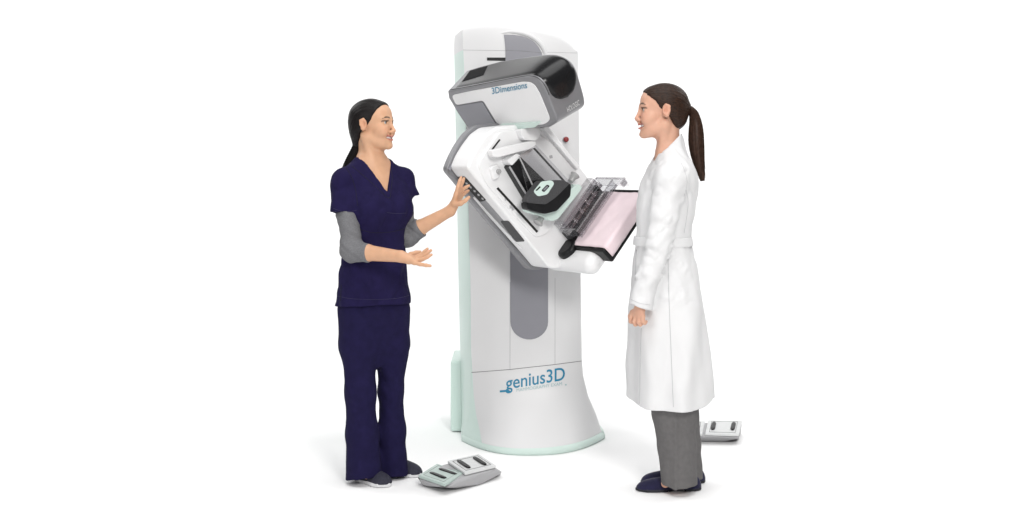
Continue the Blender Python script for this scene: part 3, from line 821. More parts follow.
    def eyes(s, parent, gaze=0):
        for q in (1,-1):
            bm = bmesh.new(); bmesh.ops.create_uvsphere(bm, u_segments=20, v_segments=14, radius=.0118*s.k)
            me = bpy.data.meshes.new('eye'); bm.to_mesh(me); bm.free()
            me.transform(Matrix.Translation(Vector(s.p(.0725,q*.0315,-.0015))))
            for p_ in me.polygons: p_.use_smooth = True
            o = link('eye', me, 'eyewhite', parent)
            bm = bmesh.new(); c = Vector(s.p(.0725,q*.0315,-.0015)); d = Vector(s.F*math.cos(gaze)+s.S*math.sin(gaze)).normalized()
            a_ = d.cross(Vector((0,0,1))).normalized(); b_ = a_.cross(d)
            rr = []
            for g in (0,12,24,35):
                rr.append([c+(d*math.cos(R(g))+(a_*math.cos(R(k*24))+b_*math.sin(R(k*24)))*math.sin(R(g)))*.0122*s.k for k in range(15)])
            grid_mesh(bm, rr, True); finish('iris', bm, 'iris', o)
    def teeth(s, parent):
        bm = bmesh.new(); rr = []
        for u_ in (-.0665,-.0755):
            rr.append([Vector(s.p(.0865-21*x*x, x, u_+.0045*(abs(x)/.02)**2)) for x in np.linspace(-.025,.025,13)])
        grid_mesh(bm, rr); o = finish('teeth', bm, 'tooth', parent, ang=80); m = o.modifiers.new('t','SOLIDIFY'); m.thickness = .003
    def hair(s, name, m, parent, root, extra=None, lim=None, sides=.080):
        """slicked-back hair from the hairline to the tie"""
        c = s.p(-.02,0,.02); r = .16*s.k
        fd = Field(c-r, c+r, .003)
        e = lambda c_, rr, k=.02, op='add': fd.ell(s.p(*c_), np.array(rr)*s.k, s.A, k*s.k, op)
        e((-.014,0,.028),(.101,sides,.0825)); e((.042,0,.038),(.046,.0655,.050),.02)
        e((-.045,0,-.03),(.066,.064,.062),.03)
        fd.cap(s.p(-.06,0,-.01), root, .05*s.k, .016*s.k, .03*s.k)
        lu = np.array([-.14,-.095,-.06,-.035,-.012,.012,.03,.05,.075,.10]) if lim is None else lim[0]
        lf = np.array([-.075,-.070,-.040,-.026,.006,.030,.040,.052,.070,.090]) if lim is None else lim[1]
        def cutf(X, Y, Z):
            x, y, z = X-s.O[0], Y-s.O[1], Z-s.O[2]
            F = (x*s.F[0]+y*s.F[1]+z*s.F[2])/s.k; U = (x*s.U[0]+y*s.U[1]+z*s.U[2])/s.k
            S = (x*s.S[0]+y*s.S[1]+z*s.S[2])/s.k
            return ((F-np.interp(U, lu, lf)-.012*np.clip(1-(S/.05)**2,0,1)*(U<.06))*.8*s.k)
        fd.cut(cutf, .006)
        fd.ell(s.p(-.006,.080,-.010), np.array((.0165,.020,.0265))*s.k, s.A, .006, 'sub'); fd.ell(s.p(-.006,-.080,-.010), np.array((.0165,.020,.0265))*s.k, s.A, .006, 'sub')
        rt0 = np.asarray(root, float); tgt = s.p(.26,0,.05); axd = unit(tgt-rt0)
        e1_ = unit(np.cross(axd, s.S)); e2_ = np.cross(axd, e1_)
        def phi(Pn):
            q = Pn-rt0; a_ = q@axd; x_, y_ = q@e1_, q@e2_; r_ = np.sqrt(x_*x_+y_*y_)+1e-6
            return np.stack([x_/r_, y_/r_, a_*1.2], 1)
        def streak(x, y, z):
            v_ = phi(np.stack([x,y,z],1))
            return .0016*vnoise(v_[:,0]*9+7, v_[:,1]*9+7, v_[:,2]*6)+.0010*vnoise(v_[:,0]*28+7, v_[:,1]*28+7, v_[:,2]*9)
        fd.disp(streak, .012)
        o_, V_ = solid(name, fd, m, parent, 1)
        at = o_.data.attributes.new('strand','FLOAT_VECTOR','POINT'); at.data.foreach_set('vector', phi(V_).astype(np.float32).ravel())
        return o_
def pony(name, path, m, parent, n=90, flat=.8, ragged=.15):
    """a tail of hair: a bundle of tapered strands along path (point, radius)"""
    bm = bmesh.new(); sp = spline([(*p, r) for p, r in path], 18)
    for i in range(n):
        a = random.uniform(0,2*math.pi); q = math.sqrt(random.random()); end = 1-random.random()*ragged
        pts, rad = [], []; ph = random.uniform(0,6)
        for k in range(18):
            t = k/17
            f_ = t*end*17; j = min(int(f_),16); fr = f_-j; c = sp[j]*(1-fr)+sp[j+1]*fr
            aa = a+.30*math.sin(t*3+ph)
            pts.append(Vector((c[0]+math.cos(aa)*c[3]*q*.93, c[1]+math.sin(aa)*c[3]*q*flat, c[2]+.002*math.sin(ph+t*7)))) ; pts[-1] += Vector((math.sin(t*9+ph)*.0022*t, math.cos(t*8+ph*2)*.002*t, 0))
            rad.append((.0019*(1-t)**.5+.0005)*(1 if k else .7))
        tube(bm, pts, rad, 5, True)
    # solid core so nothing shows through the middle
    tube(bm, [Vector(s_[:3]) for s_ in sp], [max(.001,s_[3]*.82) for s_ in sp], 12)
    return finish(name, bm, m, parent, ang=60)
def skin_object(name, fd, hd, skin, lip, brow, browlift=0):
    V, Q = fd.mesh(1); me = mesh_from(name, V, Q)
    C = hd.tint(V, skin, lip, brow, browlift)
    at = me.attributes.new('tint', 'FLOAT_COLOR', 'POINT'); at.data.foreach_set('color', np.hstack([C, np.ones((len(C),1))]).astype(np.float32).ravel())
    return link(name, me, 'skin')
def folds(sc, amp, off=0):
    return lambda x, y, z: amp*vnoise(x*sc[0]+off, y*sc[1]+off*1.7, z*sc[2]+off*.6)

# ------------------------------------------------------------------ nurse
NY = -.45
def K(x, y, dy=0): return A3(P(x, y, NY+dy))
al = R(40); nf = np.array((math.sin(al), -math.cos(al), 0)); ns_ = np.array((math.cos(al), math.sin(al), 0))
hd = Head(K(373,123), (math.cos(R(22)), -math.sin(R(22))), .955, pitch=R(2))
norg = K(373.5, 200); nz_ = lambda py: float(K(373,py)[2])
# scrub-top rows: (height, offset f, offset s, radius f, radius s)
top_rows = [(nz_(308),.0,0,.118,.180),(nz_(290),.0,0,.115,.172),(nz_(270),.004,0,.108,.158),(nz_(248),.010,-.002,.100,.142),(nz_(232),.014,-.002,.104,.142),(nz_(214),.020,0,.118,.152),(nz_(200),.016,0,.114,.160),(nz_(186),.006,0,.098,.166),(nz_(176),-.004,0,.078,.160),(nz_(168),-.008,0,.066,.130),(nz_(160),-.012,0,.060,.088),(nz_(157),-.012,0,.055,.07)]
shR, elR, wrR = K(345,181,-.09), K(351.5,251,-.16), K(401,256.5,-.27)
shL, elL, wrL = K(402,180,.10), K(405,236,.06), K(450,211,.02)
bodyN = Field((K(326,0)[0], NY-.40, .0), (K(473,0)[0], NY+.24, 1.66), .0036)
def torso_body(fd, org, f, sd, rows, g):
    fd.loft(org, f, sd, [r for r in rows], k=.02, grow=-g)
hd.build(bodyN)
torso_body(bodyN, norg, nf, ns_, [r if r[0] > nz_(215) else (r[0],r[1],r[2],r[3]-.014,r[4]-.014) for r in [(q_[0],q_[1],q_[2],q_[3],q_[4]-(.018 if nz_(215) < q_[0] < nz_(178) else 0)) for q_ in top_rows]], .013)
nb0 = norg+nf*(-.012); nb0[2] = nz_(166)
bodyN.cap(hd.p(-.022,0,-.075), nb0, .047, .052, .03); bodyN.cap(nb0, nb0+np.array((0,0,-.05)), .052, .07, .05)
bodyN.cap(nb0+np.array((0,0,.012)), norg*[1,1,0]+ns_*.11+np.array((0,0,nz_(177))), .028, .022, .04); bodyN.cap(nb0+np.array((0,0,.012)), norg*[1,1,0]-ns_*.11+np.array((0,0,nz_(177))), .028, .022, .04)
# collar bones and throat cords
for q in (1,-1):
    bodyN.cap(norg*[1,1,0]+nf*.045+ns_*.012*q+np.array((0,0,nz_(175))), norg*[1,1,0]+nf*.012+ns_*.10*q+np.array((0,0,nz_(175))), .007, .007, .012)
    bodyN.cap(hd.p(-.02,.052*q,-.055), norg*[1,1,0]+nf*.040+ns_*.014*q+np.array((0,0,nz_(174))), .012, .010, .02)
def arm_body(fd, sh, el, wr, r):
    fd.cap(sh, el, r[0], r[1], .004)
    mid = el+(wr-el)*.3; fd.cap(el, mid, r[1], r[2], .015); fd.cap(mid, wr, r[2], r[3], .015)
arm_body(bodyN, shR, elR, wrR, (.036,.029,.034,.0235)); arm_body(bodyN, shL, elL, wrL, (.036,.029,.034,.0235))
# her right hand, palm up
h0 = K(409,259.3,-.285)
bodyN.cap(wrR, h0, .0215, .021, .012); pal = [K(412,258.5,-.255), K(414,259.5,-.275), K(415.5,261,-.295), K(414.5,262.5,-.312)]
for p_ in pal: bodyN.cap(K(404,257.3,-.278), p_, .014, .0115, .010)
fing = [([pal[0],K(420,255.5,-.25),K(425,251.5,-.248),K(427.5,248.8,-.248)],(.0095,.0088,.008,.0062)),
        ([pal[1],K(421.5,257,-.272),K(427.5,253,-.272),K(431,250.3,-.272)],(.0098,.009,.008,.0062)),
        ([pal[2],K(422,259.5,-.298),K(427.5,257,-.302),K(431.5,254.6,-.304)],(.0095,.0086,.0078,.006)),
        ([pal[3],K(420,264.2,-.325),K(426,265.3,-.335),K(430.5,265.8,-.338)],(.009,.0082,.0074,.006))]
for pts, rad in fing: bodyN.chain(pts, rad, .004)
bodyN.chain([K(406,257.5,-.262),K(411,254.5,-.235),K(416,252.8,-.222),K(420,251.8,-.215)], (.012,.0105,.009,.007), .006)
# her left hand on the control strip
q0 = K(455.5,201,.0)
bodyN.cap(wrL, K(454,205,.012), .022, .020, .012)
pl = [K(456.2,193.8,-.018), K(457.8,193.6,.0), K(459.6,194.8,.018), K(460.8,196.8,.034)]
for p_ in pl: bodyN.cap(K(452.5,207.5,.012), p_, .014, .0108, .010)
for pts, rad in [([pl[0],K(458,187,-.022),K(459.8,181,-.018),K(461.2,177.2,-.010)],(.0098,.009,.008,.0062)),
                 ([pl[1],K(460.2,187.5,.0),K(462.5,182,.006),K(464,178.4,.012)],(.0098,.009,.008,.0062)),
                 ([pl[2],K(462.5,189.5,.022),K(466,187.3,.026),K(469,185.6,.03)],(.0095,.0086,.0078,.006)),
                 ([pl[3],K(464,193.5,.038),K(466.5,191.8,.045),K(468.5,190.6,.05)],(.0088,.008,.0072,.006)),
                 ([K(454.5,204.5,-.008),K(460.5,203.5,-.025),K(465.3,200.6,-.03),K(469,197.3,-.03)],(.0125,.011,.0092,.007))]:
    bodyN.chain(pts, rad, .004)
# pelvis and legs inside the trousers
hipR, hipL = K(358,310,-.03), K(392,310,.045)
knR, knL = K(361.5,395,-.045), K(392,392,.05); anR, anL = K(367,470,-.045), K(394,464,.06)
for a_, b_, c_ in ((hipR,knR,anR),(hipL,knL,anL)):
    bodyN.cap(a_, b_, .060, .036, .03); bodyN.cap(b_, c_, .036, .026, .02)
    bodyN.cap(c_, c_-np.array((0,0,.02)), .022, .018, .02)
nurse = skin_object('person', bodyN, hd, (.60,.345,.213), (.42,.12,.11), (.014,.014,.012))
tag(nurse, 'woman in navy scrubs over grey sleeves, black low ponytail, one hand on the machine', 'person')
del bodyN
hd.eyes(nurse, R(4)); hd.teeth(nurse)
tie = K(356.2,143,.012)
hd.hair('hair', 'hair_black', nurse, tie, lim=(np.array([-.14,-.095,-.06,-.035,-.012,.012,.03,.05,.075,.10]), np.array([-.075,-.070,-.042,-.030,.004,.026,.036,.048,.064,.082])))
bm = bmesh.new(); tt = unit(K(354.5,148,.02)-K(357,139,.01)); tube(bm, [Vector(tie-tt*.010), Vector(tie), Vector(tie+tt*.010)], [.015,.0165,.015], 16); finish('hair_tie', bm, 'band', nurse)
pony('ponytail', [(tie,.011),(K(355,148.5,.025),.017),(K(352,156,.035),.0215),(K(348.5,164,.04),.0215),(K(345,171,.045),.016),(K(342.5,177,.05),.006)], 'tail_black', nurse, 170, .8, .26)
# scrub top
tp = Field((K(326,0)[0], NY-.26, nz_(310)), (K(421,0)[0], NY+.24, nz_(150)), .0036)
tp.loft(norg, nf, ns_, top_rows, k=.02)
tp.ell(norg*[1,1,0]+nf*.070-ns_*.062+np.array((0,0,nz_(209))), (.055,.060,.058), np.stack([nf,ns_,[0,0,1]]), .05)
tp.ell(norg*[1,1,0]+nf*.070+ns_*.062+np.array((0,0,nz_(209))), (.055,.060,.058), np.stack([nf,ns_,[0,0,1]]), .05)
ceR = K(344,213.5,-.12); ceL = K(407.5,198,.095)
for sh, q, ez, ce, tt_ in ((shR,-1,K(344.5,222,-.125),ceR,unit(np.array((-.12,-.2,-1.)))),(shL,1,K(408.5,204,.10),ceL,unit(np.array((.25,.0,-1.))))):
    t2 = Field(tp.lo, [a_[-1] for a_ in tp.ax], tp.h)
    t2.d = np.full(tp.d.shape, .2, np.float32); t2.ax = tp.ax
    t2.cap(norg*[1,1,0]+ns_*.10*q+np.array((0,0,nz_(176))), sh+np.array((0,0,-.002)), .045, .053, .03)
    t2.cap(sh, ez, .053, .061, .025)
    t2.cut(lambda X, Y, Z: (X-ce[0])*tt_[0]+(Y-ce[1])*tt_[1]+(Z-ce[2])*tt_[2])
    tp.d = smin(tp.d, t2.d, .018).astype(np.float32)
X, Y, Z = tp.full()
# neck and V
za, zt = nz_(191.5), nz_(163)
S_ = (X-norg[0])*ns_[0]+(Y-norg[1])*ns_[1]; F_ = (X-norg[0])*nf[0]+(Y-norg[1])*nf[1]
vd = np.maximum(np.abs(S_)-.066*np.clip((Z-za)/(zt-za),0,1.25), np.maximum(za-Z, .0-F_))
nd = np.sqrt((S_)**2+((F_+.004)*1.05)**2)-.061-.30*np.clip(Z-nz_(166),0,1)
nd = np.maximum(nd, nz_(170)-Z)
op_ = np.minimum(vd*.85, nd)
tp.d = tp.d-(.0022*np.clip((.017-op_)/.004,0,1)).astype(np.float32)
tp.d = np.maximum(tp.d, -op_).astype(np.float32)
tp.disp(lambda x, y, z: (.0065*vnoise(x*16+3, y*16, z*9+(x-norg[0])*8)+.0035*vnoise(x*34, y*34+7, z*15+2-(x)*14)+.0035*(1-2*np.abs(vnoise(x*15+z*10, y*15+4, z*11-x*12))))*np.clip((nz_(172)-z)/.06,0,1))
def hem(x, y, z): return -.0015*((z < nz_(299)) & (z > nz_(305)))
tp.cut(lambda X, Y, Z: nz_(302.5)+.010*((X-norg[0])/.16)**2*-1-Z)
top, TV = solid('scrub_top', tp, 'navy', nurse, 1)
M['navythread'] = mat('navy_topstitch', (.022,.018,.062), .9)
M['navyseam'] = mat('navy_seam_dark', (.004,.003,.013), .9)  # seam lines in a darker navy than the cloth
from mathutils.bvhtree import BVHTree
tb = BVHTree.FromPolygons([tuple(q) for q in TV], [tuple(p.vertices) for p in top.data.polygons])
def nstitch(name, pts, rad=.0009, m='navythread', n=30):
    out = []
    for x, y in spline(pts, n):
        o_, d_ = ray(x, y); r = tb.ray_cast(o_, d_.normalized())
        if r[0]: out.append(r[0]+r[1]*.0003)
    if len(out) < 3: return
    bm = bmesh.new(); tube(bm, out, rad, 6); finish(name, bm, m, top)
nstitch('neck_trim', [(352,166),(362,174.5),(375,186),(388.5,198),(391,190),(392,178),(391,168)], .0011, 'navyseam', 60)
nstitch('sleeve_hem', [(333.5,208.5),(341,211),(350,211.5),(357,210)], .0010)
nstitch('shoulder_seam', [(345,166),(352,178),(356,192),(357.5,206)], .0011, 'navyseam')
nstitch('pocket_edge', [(387,212.5),(396,213.5),(406,213)], .0011)
nstitch('yoke_seam', [(359,229),(372,232.5),(390,232),(407,228)], .0010, 'navyseam')
nstitch('hem_stitch', [(336,295.5),(350,298.5),(372,299.5),(395,298.5),(409,295.5)], .0009)
nstitch('side_vent', [(341.5,285),(341,293),(340.5,301)], .0012, 'navyseam')
# grey sleeves
sv = Field((K(326,0)[0], NY-.36, nz_(285)), (K(430,0)[0], NY+.24, nz_(170)), .0034)
cuR, cuL = elR+(wrR-elR)*.37, elL+(wrL-elL)*.36
shm = shR+(elR-shR)*.5; sv.cap(shR, shm, .034, .046, .01); sv.cap(shm, elR, .048, .048, .01); sv.cap(elR, cuR, .047, .041, .02)
shm = shL+(elL-shL)*.5; sv.cap(shL, shm, .034, .044, .01); sv.cap(shm, elL, .046, .046, .01); sv.cap(elL, cuL, .049, .044, .02)
tR, tL = unit(wrR-elR), unit(wrL-elL)
def cuffcut(X, Y, Z):
    a_ = (X-cuR[0])*tR[0]+(Y-cuR[1])*tR[1]+(Z-cuR[2])*tR[2]; b_ = (X-cuL[0])*tL[0]+(Y-cuL[1])*tL[1]+(Z-cuL[2])*tL[2]
    return np.where(X < norg[0]+.06, a_, b_)
sv.cut(cuffcut)
def ruck(x, y, z):
    return .0040*(1-2*np.abs(vnoise(x*9+5, y*9, z*34+x*26)))+.0050*vnoise(x*9+1, y*9, z*42+x*22)+.0035*vnoise(x*36+z*30, y*18, z*30+4)
sv.disp(ruck)
solid('sleeves', sv, 'knit', nurse, 1)
# trousers
tr = Field((K(328,0)[0], NY-.22, 0), (K(420,0)[0], NY+.26, nz_(285)), .004)
tr.loft(norg, nf, ns_, [(nz_(366),.0,.0,.045,.075),(nz_(350),.0,0,.076,.132),(nz_(330),.0,0,.096,.148),(nz_(310),.0,0,.106,.160),(nz_(299),.0,0,.098,.152)], k=.03)
for pts, rad in (([hipR,K(358.5,345,-.035),K(360.5,392,-.04),K(362,432,-.03),K(364.5,482,-.02)],[.078,.077,.063,.066,.080]),
                 ([hipL,K(391.8,345,.045),K(391,390,.05),K(391.8,430,.06),K(392.5,476,.07)],[.076,.072,.052,.055,.068])):
    tr.chain(pts, rad, .03)
zh = .020
tr.cut(lambda X, Y, Z: zh+.014*np.clip(((X-norg[0])*nf[0]+(Y-norg[1])*nf[1]-np.where(X<norg[0]+.035,-.03,.07)+.0)/.08,-.3,1)-Z)
def legfold(x, y, z):
    lo = np.clip((.38-z)/.38, 0, 1); hi = np.clip((z-.55)/.3,0,1)
    return .0032*vnoise(x*24, y*24+3, z*2.5)+.0035*(1-2*np.abs(vnoise(x*20+3, y*20, z*12+x*16)))*np.exp(-((z-.42)/.16)**2)+.0036*lo*vnoise(x*26+7, y*26, z*22+x*20)+.004*hi*vnoise(x*20+y*20, y*20, z*24-x*24+5)
tr.disp(legfold)
solid('trousers', tr, 'navy2', nurse, 1)
def shoe(name, heel, toe, Lw, m, msole, parent, sole_h=.019, top_h=.066, low=False, mouth=None, loafer=False):
    heel = np.array(heel); toe = np.array(toe); d = toe-heel; L = np.linalg.norm(d[:2]); f = unit((d[0],d[1],0)); s_ = np.array((-f[1],f[0],0)); A = np.stack([f,s_,[0,0,1]])
    lo = np.minimum(heel,toe)-.07; hi = np.maximum(heel,toe)+.07
    fd = Field((lo[0],lo[1],0), (hi[0],hi[1],.14), .003)
    at = lambda a_, b_, z: heel+f*a_*L+s_*b_+np.array((0,0,z))
    fd.ell(at(.76,0,sole_h*.6), (L*.25,Lw*.98,top_h*.62), A, .02); fd.ell(at(.45,0,sole_h*.7), (L*.34,Lw*.82,top_h*.82), A, .03)
    fd.ell(at(.17,0,sole_h), (L*.20,Lw*.78,top_h*.95), A, .03)
    if not loafer: fd.cap(at(.18,0,.04), at(.20,0,top_h+.012), Lw*.72, Lw*.66, .02)
    fd.cut(lambda X, Y, Z: sole_h*.75-Z)
    if loafer:
        fd.ell(at(.20,0,top_h*1.40), (L*.27,Lw*.62,top_h*.55), A, .008, 'sub')
    o, _ = solid(name, fd, m, parent, 1)
    fd = Field((lo[0],lo[1],-.01), (hi[0],hi[1],.06), .003)
    def fp(X, Y, Z):
        a_ = ((X-heel[0])*f[0]+(Y-heel[1])*f[1])/L; b_ = (X-heel[0])*s_[0]+(Y-heel[1])*s_[1]
        wd = np.interp(a_, [-.04,.0,.08,.2,.42,.7,.86,.97,1.02], [.0,.45,.72,.8,.76,1.0,.88,.45,.0])*Lw*1.05
        return np.maximum(np.maximum(np.abs(b_)-wd, (a_-1.02)*L), (-.03-a_)*L)
    X, Y, Z = fd.full(); v_ = fp(X, Y, Z)+0*Z
    hgt = sole_h
    fd.d = np.maximum(v_, np.maximum(Z-hgt-.002*np.clip(((X-heel[0])*f[0]+(Y-heel[1])*f[1])/L-.8,0,1), .002-Z)).astype(np.float32)
    if loafer:                                     # a low heel block and a waist lifted off the floor
        a_ = ((X-heel[0])*f[0]+(Y-heel[1])*f[1])/L
        fd.d = np.maximum(fd.d, np.minimum(np.minimum((a_-.26)*L, (.52-a_)*L), .009-Z)).astype(np.float32)
    solid('sole', fd, msole, o, 1)
    return o
shoe('shoe', PZ(358.5,479.6,0), PZ(389,487.6,0), .045, 'runner', 'sole', nurse)
shoe('shoe', PZ(387.5,471.5,0), PZ(420.5,477.3,0), .044, 'runner', 'sole', nurse)

# ------------------------------------------------------------------ doctor
DY = -.57
def D(x, y, dy=0): return A3(P(x, y, DY+dy))
be = R(6); df = np.array((-math.cos(be), -math.sin(be), 0)); ds = np.array((math.sin(be), -math.cos(be), 0))   # ds points to her left, towards us
hd2 = Head(D(661.3,109.3), (-math.cos(R(3)), -math.sin(R(3))), 1.0, pitch=R(0))
dz = lambda py: float(D(660,py)[2])
dorg = D(665, 200)
def drow(py, xf, xb, rs, cs=0):
    """xf, xb: front and back outline pixels at this height"""
    sc_ = (DY+CAMD)/FPX; c = (665-(xf+xb)/2)*sc_; return (dz(py), c/math.cos(be), cs, (xb-xf)/2*sc_, rs)
coat_rows = [drow(414,628,712.5,.215),drow(395,629,711,.208),drow(370,629.5,708.5,.200),drow(330,630.5,704.5,.190),drow(295,631.5,700,.178),drow(270,632.5,697,.168),drow(252,634,692.5,.152),drow(239,636,689.5,.140),drow(225,636,690.5,.142),drow(205,636.5,695,.150),drow(190,639,697,.160),drow(178,643,696.5,.170),drow(168,648,693,.165),drow(160,652,689,.130),drow(152,655.5,684,.085),drow(146,657,681.5,.062)]
sh2, el2, wr2 = D(670,181,-.145), D(659,243,-.175), D(640.5,306,-.185)
sh3, el3, wr3 = D(665,181,.165), D(655,243,.19), D(640,303,.18)
bodyD = Field((D(622,0)[0], DY-.27, 0), (D(718,0)[0], DY+.27, 1.72), .0036)
hd2.build(bodyD)
bodyD.loft(dorg, df, ds, [r for r in coat_rows if dz(300) < r[0] < dz(164)], k=.02, grow=-.016)
bodyD.cap(hd2.p(-.028,0,-.07), D(668.5,158), .048, .046, .03); bodyD.cap(D(668.5,158), D(668,174), .046, .06, .05)
bodyD.cap(hd2.p(-.01,.05,-.06), D(660,158,-.02), .013, .011, .02)
arm_body(bodyD, sh2, el2, wr2, (.044,.034,.034,.023)); arm_body(bodyD, sh3, el3, wr3, (.044,.034,.034,.023))
for q, sg in ((wr2,-1),(wr3,1)):
    o_ = q-wr2
    E = lambda x, y, dy: D(x, y, dy)+o_*np.array((1,1,1)) if sg < 0 else D(x, y, -.37-dy)+(q-D(640.5,306,-.185))
    kn = [E(633.5,314,-.168),E(636.3,315.8,-.186),E(639.5,316.6,-.200),E(642.8,316.2,-.210)]
    for p_ in kn: bodyD.cap(E(640,307.5,-.187), p_, .0160, .0110, .010)
    tips = [[(630.6,318.5,-.165),(630.6,321.6,-.158),(633,322.6,-.150)],[(634.2,321.6,-.188),(635.3,324.6,-.182),(638,324.2,-.172)],[(638.6,322.2,-.204),(640.2,324.6,-.198),(642.5,323.6,-.188)],[(643,321.2,-.212),(644.6,323,-.208),(646.4,321.6,-.200)]]
    for k_, t_ in zip(kn, tips): bodyD.chain([k_]+[E(*a_) for a_ in t_], (.0098,.0090,.0083,.0068), .0035)
    bodyD.chain([E(636.5,310,-.175),E(632.6,312.5,-.155),E(630.4,316.2,-.146),E(630.2,319.4,-.142)], (.0125,.0112,.0098,.0078), .006)
h2a, h2b = D(674,330,-.06), D(676,330,.07)
k2a, k2b = D(673,415,-.065), D(676,412,.065); a2a, a2b = D(677,478,-.06), D(684,474,.06)
for a_, b_, c_ in ((h2a,k2a,a2a),(h2b,k2b,a2b)):
    bodyD.cap(a_, b_, .066, .046, .03); bodyD.cap(b_, c_, .046, .034, .02)
    bodyD.cap(c_, c_+df*.05+np.array((0,0,-.022)), .026, .017, .02); bodyD.cap(c_, c_-np.array((0,0,.008)), .030, .022, .02)
doc = skin_object('person', bodyD, hd2, (.63,.36,.255), (.40,.12,.11), (.035,.026,.018), .002)
tag(doc, 'woman in a long white coat and grey trousers, brown high ponytail, facing the machine', 'person')
del bodyD
hd2.eyes(doc, R(0)); hd2.teeth(doc)
tie2 = D(686.6,108.3)
hd2.hair('hair', 'hair_brown', doc, tie2, lim=(np.array([-.14,-.095,-.06,-.035,-.012,.012,.03,.05,.075,.10]), np.array([-.075,-.066,-.040,-.028,.002,.024,.034,.058,.078,.094])), sides=.079)
bm = bmesh.new(); tube(bm, [Vector(D(684.8,107.6)), Vector(tie2), Vector(D(688.6,108.6))], [.017,.0185,.016], 16); finish('hair_tie', bm, 'hair_brown', doc)
pony('ponytail', [(tie2,.012),(D(691.5,109.5),.017),(D(695,117),.024),(D(696,130),.032),(D(696.5,145),.034),(D(698.5,160),.029),(D(701,171),.020),(D(702.5,181),.012)], 'tail_brown', doc, 300, .8, .26)
# coat
ct = Field((D(622,0)[0], DY-.29, dz(416)), (D(718,0)[0], DY+.29, dz(130)), .0037)
ct.loft(dorg, df, ds, coat_rows, k=.02, n=2.1)
ct.loft(dorg, df, ds, [drow(160,654,687,.08),drow(150,656,684.5,.068),drow(141,659,683,.064),drow(133,665,681.5,.058)], k=.012)
def sleeve(fd, sh, el, wr, top_):
    mid = (sh+el)/2
    fd.cap(top_, sh, .05, .062, .04); fd.cap(sh, el, .062, .054, .022); fd.cap(el, el+(wr-el)*.5, .054, .048, .02); fd.cap(el+(wr-el)*.5, wr, .048, .046, .02)
sleeve(ct, sh2, el2, wr2, D(670,170,-.10)); sleeve(ct, sh3, el3, wr3, D(668,170,.10))
X, Y, Z = ct.full()
# cuffs end square to the forearm
for sh_, el_, wr_ in ((sh2,el2,wr2),(sh3,el3,wr3)):
    t_ = unit(wr_-el_); h_ = (X-wr_[0])*t_[0]+(Y-wr_[1])*t_[1]+(Z-wr_[2])*t_[2]
    q_ = np.sqrt(np.maximum((X-wr_[0])**2+(Y-wr_[1])**2+(Z-wr_[2])**2-h_**2,0))
    k_ = (q_ < .062) & (h_ > -.03) & (np.abs(Y-wr_[1]) < .06) & ((Y-DY)*np.sign(wr_[1]-DY) > .14)
    ct.d = np.where(k_ & (np.abs(h_) < .12), np.maximum(ct.d, h_), ct.d).astype(np.float32)
# neck opening: round the neck and a small V in front
F_ = (X-dorg[0])*df[0]+(Y-dorg[1])*df[1]; S_ = (X-dorg[0])*ds[0]+(Y-dorg[1])*ds[1]
nc = D(669.5,150); fx = (nc-dorg)@df
no = np.maximum(np.sqrt(((F_-fx)*.92)**2+S_**2)-.0555, dz(160)-Z)
va_ = np.maximum(np.abs(S_)-.07*np.clip((Z-dz(158))/(dz(142)-dz(158)),0,1.4), np.maximum(dz(158)-Z, fx+.01-F_))
slope = Z-(dz(153)+np.clip((fx+.045-F_),0,.15)*.95)
ct.d = np.maximum(ct.d, -no).astype(np.float32)
ct.d = np.maximum(ct.d, slope).astype(np.float32)
bodyface = lambda z: np.ones_like(z)
def coatfold(x, y, z):
    sk = np.clip((dz(245)-z)/.5, 0, 1)
    Fq = (x-dorg[0])*df[0]+(y-dorg[1])*df[1]; Sq = (x-dorg[0])*ds[0]+(y-dorg[1])*ds[1]
    armm = np.clip((Sq-.14)/.03,0,1)*np.clip((z-dz(305))/.05,0,1)
    ang = np.arctan2(Sq, Fq)
    rdg = lambda n_: 1-2*np.abs(n_)
    a_ = .011*sk*np.sin(ang*6.0+2.2*vnoise(x*4,y*4,z*2.5))*(1-armm)
    a_ += .0052*vnoise(x*18+2, y*18, z*9+x*9)+.0035*rdg(vnoise(x*26+z*9, y*22, z*13-x*12))*np.clip((z-dz(300))/.1,0,1)*(1-armm)
    el_ = np.exp(-((z-el2[2])/.13)**2)
    a_ += armm*(.0045*vnoise(x*24+z*20, y*14, z*26-x*22)+(.0028+.0038*el_)*rdg(vnoise(x*16+z*22+3, y*12, z*24-x*26)))
    wb = np.exp(-((z-dz(246))/.03)**2)*(1-armm); a_ += .003*wb*vnoise(x*50, y*50, z*12)
    # side seam, front edge and centre seam as shallow grooves
    return a_
ct.disp(coatfold)
ct.cut(lambda X, Y, Z: dz(402)+.030*np.clip(((X-dorg[0])-.10)/.09,0,1)**2+.016*np.clip((-(X-dorg[0])-.10)/.07,0,1)-Z)
coat, CV = solid('white_coat', ct, 'coat', doc, 1)
